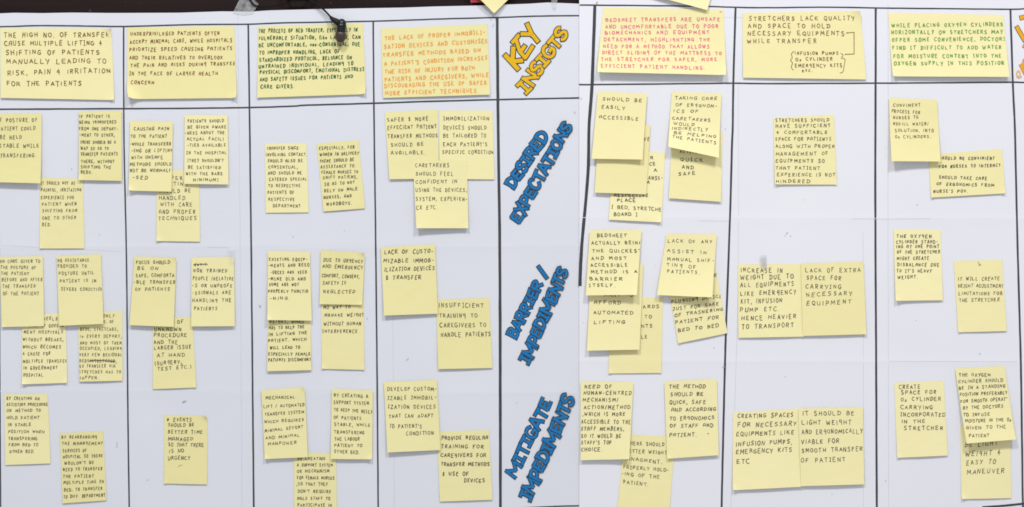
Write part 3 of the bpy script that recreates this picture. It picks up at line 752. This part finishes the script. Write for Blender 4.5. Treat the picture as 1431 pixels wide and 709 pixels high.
note('note beginning NO CARE GIVEN TO THE POSTURE OF THE PATIENT', 'C1', [(0, 66), (205, 61), (212, 391), (13, 395)], 2, 1.2, 'pen_soft', 18,
     [('NO CARE GIVEN TO', 4, 192, 86), ('THE POSTURE OF', 6, 172, 114), ('THE PATIENT', 8, 140, 142), ('BEFORE AND AFTER', 12, 202, 172), ('THE TRANSFER', 14, 170, 204), ('OF THE PATIENT', 18, 186, 238)])
note('note reading NO ASSISTANCE PROVIDED TO POSTURE UNTIL PATIENT IS IN SEVERE CONDITION', 'C1', [(269, 62), (478, 52), (492, 380), (284, 389)], 2, 2.2, 'pen_soft', 18,
     [('NO ASSISTANCE', 276, 422, 80), ('PROVIDED TO', 276, 410, 108), ('POSTURE UNTIL', 282, 446, 142), ('PATIENT IS IN', 286, 456, 178), ('SEVERE CONDITION', 292, 486, 216)])
note('note beginning UNKNOWN PROCEDURE AND THE LARGER ISSUE, tucked under two notes', 'C1', [(720, 356), (908, 346), (927, 680), (722, 688)], 1, 0.8, 'pen', 21,
     [('OF', 838, 864, 370), ('UNKNOWN', 730, 856, 406), ('PROCEDURE', 728, 882, 434), ('AND THE', 728, 838, 466), ('LARGER ISSUE', 728, 902, 494, 488), ('AT HAND', 742, 872, 530, 524), ('(SURGERY,', 732, 858, 568, 558), ('TEST ETC.)', 744, 902, 594, 582)], serif=.3)
note('note reading FOCUS SHOULD BE ON SAFE COMFORTABLE TRANSFER OF PATIENTS', 'C1', [(636, 62), (834, 70), (822, 394), (614, 386)], 2, 2.6, 'pen_soft', 19,
     [('FOCUS SHOULD', 645, 802, 90), ('BE ON', 650, 746, 118), ('SAFE, COMFORTA', 644, 822, 152), ('-BLE TRANSFER', 632, 828, 184), ('OF PATIENTS', 640, 802, 218)], [(1, 5, 7)])
note('note reading NON TRAINED PEOPLE /RELATIVES, its first word struck out', 'C1', [(904, 68), (1105, 65), (1110, 391), (905, 392)], 2, 1.6, 'pen', 19,
     [('demit', 918, 976, 100), ('NON TRAINED', 914, 1072, 130), ('PEOPLE /RELATIVE', 912, 1102, 166), ('-S OR UNPROFE', 908, 1096, 200), ('-SSIONALS ARE', 910, 1090, 234), ('HANDLING THE', 910, 1092, 270), ('PATIENTS', 918, 1026, 308)], raw=[(1.2, [(914, 101), (945, 99), (982, 101)])])
note('note ending ESPECIALLY FEMALE PATIENTS DISCOMFORT, under the EXISTING EQUIPMENTS note', 'C2', [(118, 280), (316, 280), (323, 598), (114, 603)], 1, 1.8, 'pen', 17,
     [('WEIGHT, WARD', 122, 285, 370), ('HAS TO HELP THE', 122, 288, 400, 394), ('IN LIFTING THE', 122, 300, 430, 422), ('PATIENT. WHICH', 120, 296, 460, 452), ('WILL LEAD TO', 128, 268, 492), ('ESPECIALLY FEMALE', 120, 318, 522), ('PATIENTS DISCOMFORT', 120, 320, 550)], serif=.3)
note('note beginning EXISTING EQUIPMENTS AND RESOURCES', 'C2', [(117, 38), (315, 40), (325, 365), (117, 362)], 2, 2.4, 'pen', 17,
     [('EXISTING EQUIP-', 124, 304, 76), ('-MENTS AND RESO', 120, 312, 106, 102), ('-URCES ARE GEED', 130, 300, 138), ('-MINE OLD AND', 120, 294, 168), ('SOME ARE NOT', 124, 262, 196), ('PROPERLY FUNCTIO', 120, 306, 226), ('-NING.', 128, 220, 260)], side=(1.5, 0))
note('note reading NO WAY TO MANAGE WEIGHT WITHOUT HUMAN INTERFERENCE', 'C2', [(367, 262), (568, 268), (572, 597), (371, 592)], 1, 0.6, 'pen', 19,
     [('NO WAY TO', 380, 504, 302), ('MANAGE WEIGHT', 384, 568, 340), ('WITHOUT HUMAN', 380, 554, 380), ('INTERFERENCE', 374, 538, 416)], serif=.3)
note('shorter note beginning DUE TO URGENCY AND EMERGENCY, top corner curled', 'C2', [(366, 33), (574, 46), (562, 291), (361, 287)], 2, 1.0, 'pen', 19,
     [('DUE TO URGENCY', 380, 564, 78, 86), ('AND EMERGENCY', 374, 564, 108, 116), ('COMFORT, CONSENT,', 372, 548, 152, 158), ('SAFETY IS', 376, 484, 188), ('NEGLECTED', 380, 526, 228)], [(1, 7, 8)])
note('note reading INSUFFICIENT TRAINING TO CAREGIVERS TO HANDLE PATIENTS', 'C2', [(909, 266), (1160, 258), (1175, 588), (920, 593)], 1, 1.2, 'pen', 24,
     [('INSUFFICIENT', 922, 1132, 292), ('TRAINING TO', 926, 1104, 342), ('CAREGIVERS TO', 928, 1144, 386), ('HANDLE PATIENTS', 932, 1166, 432, 428)], serif=.15, w=1.25, side=(.6, 0))
note('note reading LACK OF CUSTOMIZABLE IMMOBILIZATION DEVICES $ TRANSFER', 'C2', [(649, 20), (905, 5), (918, 332), (665, 341)], 2, 1.8, 'pen', 23,
     [('LACK OF CUSTO-', 666, 896, 42, 38), ('MIZABLE IMMOB-', 662, 898, 84, 80), ('ILIZATION DEVICES', 666, 902, 124, 118), ('$ TRANSFER', 672, 838, 162)], serif=.2, w=1.25, side=(1, 0))

# --- barriers, second chart
note('mostly blank note at the bottom of the stack below the BEDSHEET note', 'C4', [(115, 352), (358, 360), (350, 712), (101, 715)], 1, 0.7, 'pen', 19,
     [('ARDS', 265, 340, 400), ('TO', 274, 304, 448), ('NTS', 258, 308, 492), ('LE', 256, 284, 542)])
note('note reading AFFORD AUTOMATED LIFTING, in the middle of its stack', 'C4', [(18, 240), (266, 200), (246, 602), (0, 607)], 2, 3.0, 'pen', 19,
     [('WANT TO', 80, 215, 344), ('AFFORD', 34, 158, 380), ('AUTOMATED', 32, 216, 428), ('LIFTING', 34, 178, 474)], side=(0, 1))
note('note beginning BEDSHEET ACTUALLY BEING THE QUICKEST, topmost of its stack', 'C4', [(14, 41), (257, 38), (233, 344), (-6, 347)], 3, 5.0, 'pen', 18,
     [('BEDSHEET', 48, 186, 66), ('ACTUALLY BEING', 22, 256, 100), ('THE QUICKEST', 26, 254, 138), ('AND MOST', 22, 186, 172), ('ACCESSIBLE', 18, 190, 204), ('METHOD IS A', 20, 234, 236), ('BARRIER', 14, 166, 270), ('ITSELF.', 10, 132, 300)], side=(0, 2))
note('crooked note ending OF TRASNERING PATIENT FOR BED TO BED', 'C4', [(372, 245), (602, 188), (662, 525), (430, 573)], 1, 1.0, 'pen', 19,
     [('R.', 598, 618, 254), ('PLUGGING DEVICE', 398, 636, 378, 350), ('JUST FOR SAKE', 404, 620, 412, 386), ('OF TRASNERING', 414, 640, 442, 412), ('PATIENT FOR', 418, 620, 474, 450), ('BED TO BED', 430, 620, 512, 488)])
note('note reading LACK OF ANY ASSIST IN MANUAL SHIFTING OF PATIENTS, above a crooked note', 'C4', [(376, 57), (612, 60), (587, 356), (328, 345)], 2, 5.0, 'pen', 19,
     [('LACK OF ANY', 380, 588, 90, 96), ('ASSIST IN', 378, 562, 136, 146), ('MANUAL SHIF-', 380, 598, 176, 184), ('TING OF', 376, 514, 202, 214), ('PATIENTS.', 378, 530, 234, 240)], side=(0, 2.5))
note('wide note beginning INCREASE IN WEIGHT DUE TO ALL EQUIPMENTS', 'C4', [(712, 201), (1014, 199), (1020, 541), (714, 547)], 1, 1.2, 'pen', 25,
     [('INCREASE IN', 724, 922, 230), ('WEIGHT DUE TO', 724, 972, 262, 258), ('ALL EQUIPMENTS', 722, 974, 300, 292), ('LIKE EMERGENCY', 724, 984, 340, 330), ('KIT, INFUSION', 726, 918, 376, 370), ('PUMP ETC.', 722, 904, 416, 410), ('HENCE HEAVIER', 728, 984, 456, 444), ('TO TRANSPORT', 730, 972, 496, 486)], serif=.1, w=1.25)
note('wide note reading LACK OF EXTRA SPACE FOR CARRYING NECESSARY EQUIPMENT', 'C5', [(161, 197), (455, 189), (468, 530), (169, 538)], 2, 1.0, 'pen', 24,
     [('LACK OF EXTRA', 182, 440, 228), ('SPACE FOR', 188, 348, 264), ('CARRYING', 182, 348, 306), ('NECESSARY', 186, 400, 344, 336), ('EQUIPMENT', 186, 396, 386, 378)], [(1, 4, 7)], serif=.1, w=1.25)
note('note beginning THE OXYGEN CYLINDER STANDING AT ONE POINT OF THE STRETCHER', 'C5', [(598, 36), (820, 38), (829, 370), (605, 373)], 1, 1.6, 'pen', 18,
     [('THE OXYGEN', 612, 776, 68), ('CYLINDER STAND-', 610, 806, 94), ('ING AT ONE POINT', 612, 812, 118), ('OF THE STRETCHER', 614, 816, 144), ('MIGHT CREATE', 614, 764, 174), ('DISBALANCE DUE', 616, 812, 202), ("TO IT'S HEAVY", 612, 776, 232), ('WEIGHT.', 616, 710, 262)], side=(1.8, 0), serif=.5)
note('note reading IT WILL CREATE HEIGHT ADJUSTMENT LIMITATIONS FOR THE STRETCHER', 'C5', [(881, 185), (1110, 178), (1130, 515), (902, 521)], 1, 0.8, 'pen', 19,
     [('IT WILL CREATE', 902, 1096, 270), ('HEIGHT ADJUSTMENT', 902, 1114, 302), ('LIMITATIONS FOR', 904, 1110, 338), ('THE STRETCHER.', 906, 1104, 370)], serif=.5, raw=[(.8, [(994, 190), (1000, 196), (1004, 208)]), (.7, [(998, 206), (1004, 202), (1010, 206)])])

# --- mitigating impediments, first chart
note('note beginning BY CREATING AN ASSISTING PROCEDURE OR METHOD TO HOLD PATIENT', 'D1', [(22, 172), (228, 172), (242, 500), (27, 508)], 1, 0.8, 'pen_soft', 17,
     [('BY CREATING AN', 34, 188, 192), ('ASSISTING PROCEDURE', 34, 228, 222), ('OR METHOD TO', 34, 194, 250), ('HOLD PATIENT', 34, 188, 284), ('IN STABLE', 40, 148, 318), ('POSITION WHEN', 42, 212, 350), ('TRANSFERING', 42, 178, 382), ('FROM BED TO', 44, 182, 412), ('OTHER BED.', 48, 166, 444)])
note('note beginning BY REARRANGING THE MANAGEMENT SERVICES OF HOSPITAL', 'D1', [(284, 358), (490, 346), (507, 675), (300, 689)], 1, 0.8, 'pen_soft', 17,
     [('BY REARRANGING', 294, 460, 376), ('THE MANAGEMENT', 296, 488, 406), ('SERVICES OF', 300, 412, 440), ('HOSPITAL SO THERE', 302, 488, 470, 464), ("WOULDN'T BE", 308, 446, 500, 494), ('NEED TO TRANSFER', 302, 486, 530, 524), ('THE PATIENT', 302, 446, 562), ('MULTIPLE TIME OR', 304, 494, 592, 586),
      ('BED, TO TRANSFER', 306, 486, 626, 618), ('TO DIFF. DEPARTMENT', 304, 500, 658, 650)])
note('note reading EVENTS SHOULD BE BETTER TIME MANAGED SO THAT THERE IS NO URGENCY', 'D1', [(779, 271), (984, 276), (983, 600), (780, 595)], 1, 0.6, 'pen', 20,
     [('* EVENTS', 792, 908, 294), ('SHOULD BE', 798, 920, 320), ('BETTER TIME', 798, 960, 352), ('MANAGED', 798, 914, 384), ('SO THAT THERE', 800, 966, 412), ('IS NO', 804, 872, 442), ('URGENCY', 798, 902, 474)], [(1, 6, 5)], serif=.1, raw=[(.6, [(846, 518), (856, 508), (864, 512)])])
note('note beginning BY CREATING A SUPPORT SYSTEM OR MECHANISM FOR FEMALE NURSES', 'D2', [(239, 448), (440, 452), (446, 780), (242, 780)], 1, 0.7, 'pen', 17,
     [('BY CREATING', 258, 388, 478), ('A SUPPORT SYSTEM', 256, 424, 508), ('OR MECHANISM', 256, 408, 538), ('FOR FEMALE NURSES', 256, 432, 568), (',SO THAT THEY', 254, 400, 598), ("DON'T REQUIRE", 260, 416, 632), ('MALE STAFF TO', 258, 412, 666), ('PARTICIPATE IN', 258, 420, 698)], serif=.2)
note('note beginning MECHANICAL LIFT / AUTOMATED TRANSFER SYSTEM', 'D2', [(87, 153), (292, 140), (308, 470), (104, 479)], 2, 1.4, 'pen', 17,
     [('MECHANICAL', 108, 246, 190, 186), ('LIFT / AUTOMATED', 98, 290, 232, 222), ('TRANSFER SYSTEM', 104, 288, 268, 256), ('WHICH REQUIRES', 102, 288, 304, 292), ('MINIMAL EFFORT', 104, 284, 346, 326), ('AND MINIMAL', 108, 268, 380, 366), ('MANPOWER', 120, 254, 408, 400)], [(1, 6, 8)], serif=.3)
note('note reading TO KEEP THE BELLY OF PATIENTS STABLE WHILE TRANSFERING THE LABOUR PATIENT', 'D2', [(420, 148), (615, 155), (612, 480), (416, 478)], 2, 1.4, 'pen', 18,
     [('BY CREATING A', 432, 592, 176, 182), ('SUPPORT SYSTEM', 430, 596, 210, 216), ('TO KEEP THE BELLY', 432, 612, 244, 256), ('OF PATIENTS', 430, 560, 282, 288), ('STABLE, WHILE', 434, 602, 314, 318), ('TRANSFERING', 432, 574, 350, 354), ('THE LABOUR', 434, 552, 384), ('PATIENT TO', 434, 564, 414), ('OTHER BED.', 434, 552, 442, 448)], serif=.3)
note('note reading PROVIDE REGULAR TRAINING FOR CAREGIVERS FOR TRANSFER METHODS', 'D2', [(919, 350), (1165, 342), (1181, 672), (932, 681)], 1, 1.0, 'pen', 21,
     [('PROVIDE REGULAR', 940, 1160, 380), ('TRAINING FOR', 938, 1138, 420), ('CAREGIVERS FOR', 936, 1150, 462), ('TRANSFER METHODS', 938, 1166, 504), ('$ USE OF', 944, 1068, 550), ('DEVICES', 1048, 1144, 582)], serif=.15, w=1.25)
note('note reading DEVELOP CUSTOMIZABLE IMMOBILIZATION DEVICES THAT CAN ADAPT', 'D2', [(667, 116), (918, 105), (935, 436), (685, 447)], 2, 1.6, 'pen', 21,
     [('DEVELOP CUSTOM-', 684, 916, 148), ('IZABLE IMMOBIL-', 686, 916, 190), ('IZATION DEVICES', 688, 912, 232), ('THAT CAN ADAPT', 692, 900, 276), ("TO PATIENT'S", 694, 846, 324), ('CONDITION', 774, 902, 358)], serif=.15, w=1.25, side=(1, 0))

# --- mitigating impediments, second chart
note('note reading THERE SHOULD BETTER WEIGHT MANAGMENT, tucked between and under two notes', 'D3', [(722, 362), (962, 372), (928, 790), (680, 790)], 1, 0.8, 'pen', 20,
     [('THERE SHOULD', 735, 908, 404, 410), ('BETTER WEIGHT', 725, 920, 440, 450), ('MANAGMENT,', 712, 898, 474, 494), ('PROPERLY HOLD-', 716, 930, 516, 532), ('-ING OF THE', 706, 886, 548, 566), ('PATIENT.', 716, 832, 586, 600)], serif=.1)
note('note beginning NEED OF HUMAN-CENTRED MECHANISM, against the seam between the charts', 'D3', [(513, 112), (763, 115), (742, 478), (513, 484)], 2, 2.4, 'pen', 21,
     [('NEED OF', 532, 660, 136), ('HUMAN-CENTRED', 528, 752, 166), ('MECHANISM/', 524, 690, 200), ('ACTION/METHOD', 528, 746, 234), (',WHICH IS MORE', 522, 722, 266), ('ACCESSIBLE TO THE', 516, 748, 302), ('STAFF MEMBERS,', 515, 718, 336), ('SO IT WOULD BE', 516, 702, 370), ("STAFF'S TOP", 516, 658, 402), ('CHOICE.', 516, 614, 434)], serif=.1, side=(0, 2))
note('note reading THE METHOD SHOULD BE QUICK, SAFE AND ACCORDING TO ERGONOMICS', 'D3', [(909, 112), (1158, 100), (1166, 460), (922, 477)], 2, 1.4, 'pen', 21,
     [('THE METHOD', 932, 1102, 136), ('SHOULD BE', 938, 1092, 172), ('QUICK, SAFE', 934, 1104, 210), ('AND ACCORDING', 942, 1152, 246, 242), ('TO ERGONOMICS', 934, 1146, 286), ('OF STAFF AND', 936, 1138, 322), ('PATIENT.', 932, 1060, 364)], serif=.1, raw=[(1.2, [(1113, 359), (1119, 358)])])
note('wide note beginning CREATING SPACES FOR NECESSARY EQUIPMENTS LIKE INFUSION PUMPS', 'D4', [(692, 258), (1002, 240), (1012, 610), (689, 626)], 1, 2.0, 'pen', 25,
     [('CREATING SPACES', 714, 976, 276, 270), ('FOR NECESSARY', 714, 990, 320, 310), ('EQUIPMENTS LIKE', 708, 980, 362, 352), ('INFUSION PUMPS,', 706, 970, 410, 396), ('EMERGENCY KITS', 706, 970, 446, 434), ('ETC', 708, 770, 492)], serif=.1, w=1.25)
note('wide note beginning IT SHOULD BE LIGHT WEIGHT AND ERGONOMICALLY VIABLE', 'D5', [(149, 240), (455, 234), (460, 598), (161, 607)], 2, 1.2, 'pen', 25,
     [('IT SHOULD BE', 170, 412, 264), ('LIGHT WEIGHT', 166, 398, 306), ('AND ERGONOMICALLY', 166, 452, 352, 346), ('VIABLE FOR', 164, 342, 398, 392), ('SMOOTH TRANSFER', 166, 452, 440, 430), ('OF PATIENT', 162, 370, 486, 480)], serif=.15, w=1.25)
note('note reading CREATE SPACE FOR O2 CYLINDER CARRYING INCORPORATED IN THE STRETCHER', 'D5', [(604, 118), (838, 108), (856, 462), (617, 473)], 1, 1.0, 'pen', 22,
     [('CREATE', 626, 726, 138), ('SPACE FOR', 638, 800, 164), ('O2 CYLINDER', 636, 824, 196), ('CARRYING', 634, 784, 234), ('INCORPORATED', 634, 844, 268), ('IN THE', 638, 748, 302), ('STRETCHER', 650, 832, 334)], serif=.15, w=1.25)
note('note ending BE LIGHT WEIGHT & EASY TO MANEUVER, under a lifting note', 'D5', [(917, 320), (1152, 322), (1158, 664), (921, 668)], 1, 0.7, 'pen', 26,
     [('BE LIGHT', 938, 1090, 412, 404), ('WEIGHT &', 940, 1106, 456, 448), ('EASY TO', 944, 1082, 496, 490), ('MANEUVER', 948, 1124, 540, 534)], serif=.1, w=1.3)
note('tilted note beginning THE OXYGEN CYLINDER SHOULD BE IN A STANDING POSITION', 'D5', [(891, 50), (1125, 38), (1173, 384), (938, 403)], 2, 5.0, 'pen', 18,
     [('THE OXYGEN', 908, 1056, 80), ('CYLINDER SHOULD', 906, 1116, 112, 104), ('BE IN A STANDING', 908, 1126, 142, 132), ('POSITION PREFERABLY', 912, 1136, 174, 164), ('FOR SMOOTH OPERAT"', 914, 1136, 206, 194), ('BY THE DOCTORS', 926, 1116, 236, 228), ('TO INFUSE', 926, 1052, 268),
      ('MOISTURE IN THE O2', 936, 1152, 298, 290), ('GIVEN TO THE', 938, 1126, 330, 324), ('PATIENT', 950, 1046, 366)], serif=.5, side=(3, 0))

# --- blank notes hanging into the picture from above
note('blank yellow note hung corner down over the dark board', 'P', [(690.6, -112), (757, -47), (690.6, 20), (625, -46)], 1, 4.5, side=(0, 0))
note('blank yellow note, its lower corner hanging over the pink-inked note', 'P', [(910, -71), (1004, -46), (987.6, 15.4), (893, -10)], 2, 2.0)

# ------------------------------------------------------------------ tape, red card, earphone
def flat_piece(name, pts, h, mat, label, cat, ripple=0.0, bulge=0.0):
    """a cut piece of film or card with thickness, outline in pixels"""
    bm = bmesh.new()
    top = [bm.verts.new(W(x, y, h + (wave(x, y) if y > 6 else 0.0012))) for x, y in pts]
    f = bm.faces.new(top)
    bmesh.ops.triangulate(bm, faces=[f])
    bmesh.ops.subdivide_edges(bm, edges=bm.edges[:], cuts=3, use_grid_fill=True)
    for v in bm.verts: v.co.y -= ripple * noise.noise(v.co * 180.0)
    r = bmesh.ops.extrude_face_region(bm, geom=bm.faces[:])
    for v in [g for g in r['geom'] if isinstance(g, bmesh.types.BMVert)]: v.co.y -= 0.00008
    bmesh.ops.recalc_face_normals(bm, faces=bm.faces[:])
    me = bpy.data.meshes.new(name); bm.to_mesh(me); bm.free()
    me.materials.append(M[mat])
    o = bpy.data.objects.new(name, me); COL.objects.link(o)
    return tag(o, label, cat, 'pieces of clear tape' if cat == 'tape' else None)

flat_piece('tape_piece', [(339, -8), (351, -4), (362, 6), (353.5, 19), (340, 21), (325.6, 18.6), (331, 8)], 0.0012, 'tape', 'frosted tape holding the greyish chart to the dark board beside the cable', 'tape', 0.0006)
flat_piece('tape_piece', [(771, -6), (780, -6), (777.4, 9.5), (774.4, 15), (770, 7)], 0.0012, 'tape', 'narrow clear tape on the board above the golden heading', 'tape', 0.0005)
flat_piece('tape_piece', [(1061, 357), (1070, 356.6), (1070.8, 376), (1063.4, 376.4)], H_B + 0.0022, 'tape_crinkled', 'crinkled clear tape above the INCREASE IN WEIGHT note', 'tape', 0.0009)
flat_piece('tape_piece', [(320, 345), (328.4, 344.6), (328.6, 368), (321, 369)], H_A + 0.0030, 'tape_clear', 'clear tape on the corner of the NON TRAINED PEOPLE note', 'tape', 0.0006)
flat_piece('card_piece', [(656.6, -14), (692, -16), (688, 3.6), (657.8, 4.2)], 0.0006, 'red', 'small red card on the dark board beside the corner-down blank note', 'card', 0.0002)

def tube(name, path, rad, mat, parent, seg=12, caps=True):
    """swept round tube: path = 3D points, rad = radius or list"""
    n = len(path)
    rads = rad if isinstance(rad, (list, tuple)) else [rad] * n
    vs, fs = [], []
    for i, p in enumerate(path):
        d = (path[min(n - 1, i + 1)] - path[max(0, i - 1)]).normalized()
        ref = Vector((0, 1, 0)) if abs(d.y) < .9 else Vector((1, 0, 0))
        a = d.cross(ref).normalized(); b = d.cross(a).normalized()
        for k in range(seg):
            t_ = 2 * math.pi * k / seg
            vs.append(p + (a * math.cos(t_) + b * math.sin(t_)) * rads[i])
    for i in range(n - 1):
        for k in range(seg):
            k2 = (k + 1) % seg
            fs.append((i * seg + k, i * seg + k2, (i + 1) * seg + k2, (i + 1) * seg + k))
    if caps:
        fs.append(tuple(range(seg))[::-1]); fs.append(tuple((n - 1) * seg + k for k in range(seg)))
    return mesh_obj(name, vs, fs, M[mat], parent, smooth=True)

ear = bpy.data.objects.new('earphone', None)
COL.objects.link(ear)
ear.empty_display_size = 0.01
tag(ear, 'black earphone hanging by its cable over the green-inked note', 'earphone')
def P3(x, y, h): return W(x, y, h)
cp = catmull([(338, -30), (352, 4), (366, 9.6), (386, 8), (402, 3), (416, 0.2), (430, 1.4), (442, 6.2), (454, 15.5), (463, 25), (469, 30)], 6)
hp = []
for i, (x, y) in enumerate(cp):
    t_ = i / (len(cp) - 1)
    hp.append(P3(x, y, 0.0032 + 0.0035 * max(0, t_ - .6) / .4))
tube('cable', hp, 0.00105, 'cable', ear)
cp2 = catmull([(398, -14), (404, -2), (414, 0.5), (428, -1.5), (438, -12)], 6)
tube('cable', [P3(x, y, 0.0058) for x, y in cp2], 0.0021, 'cable', ear)
sr = [P3(462, 24.2, 0.0062), P3(464.5, 27.0, 0.0066), P3(468, 29.6, 0.0069), P3(472.5, 32.2, 0.0072), P3(476, 33.6, 0.0074)]
tube('strain_relief', sr, [0.0013, 0.0022, 0.0031, 0.0036, 0.0034], 'rubber', ear, 16)
def axis(y): return P3(478.8 - (y - 28) * 0.085, y, 0.0074)
prof = [(27.4, .4), (28.0, 2.4), (29.2, 4.1), (31.0, 5.5), (33.5, 6.3), (36.5, 6.5), (37.1, 6.9), (38.6, 6.9), (39.2, 6.3), (43.5, 6.2), (44.4, 6.6), (46.0, 6.5), (46.6, 5.6)]
h_ = tube('housing', [axis(y) for y, r in prof], [r * S for y, r in prof], 'metal', ear, 28)
ring = [(40.4, 6.2), (40.6, 6.65), (41.6, 6.65), (41.8, 6.2)]
tube('ring', [axis(y) for y, r in ring], [r * S for y, r in ring], 'metal', h_, 28)
tip = [(45.6, 4.0), (46.2, 6.2), (47.4, 7.4), (49.6, 7.9), (52.0, 7.7), (55.0, 6.8), (57.8, 5.6), (59.6, 4.4), (60.2, 3.4), (60.0, 2.6)]
e_ = tube('ear_tip', [axis(y) for y, r in tip], [r * S for y, r in tip], 'silicone', ear, 28)
tube('bore', [axis(58.5), axis(59.9), axis(60.3)], [2.5 * S, 2.5 * S, 2.2 * S], 'bore', e_, 20)
for o in list(bpy.data.objects):
    if o.type == 'MESH' and o.name.startswith('housing'):
        o.data.polygons.foreach_set('use_smooth', [True] * len(o.data.polygons))
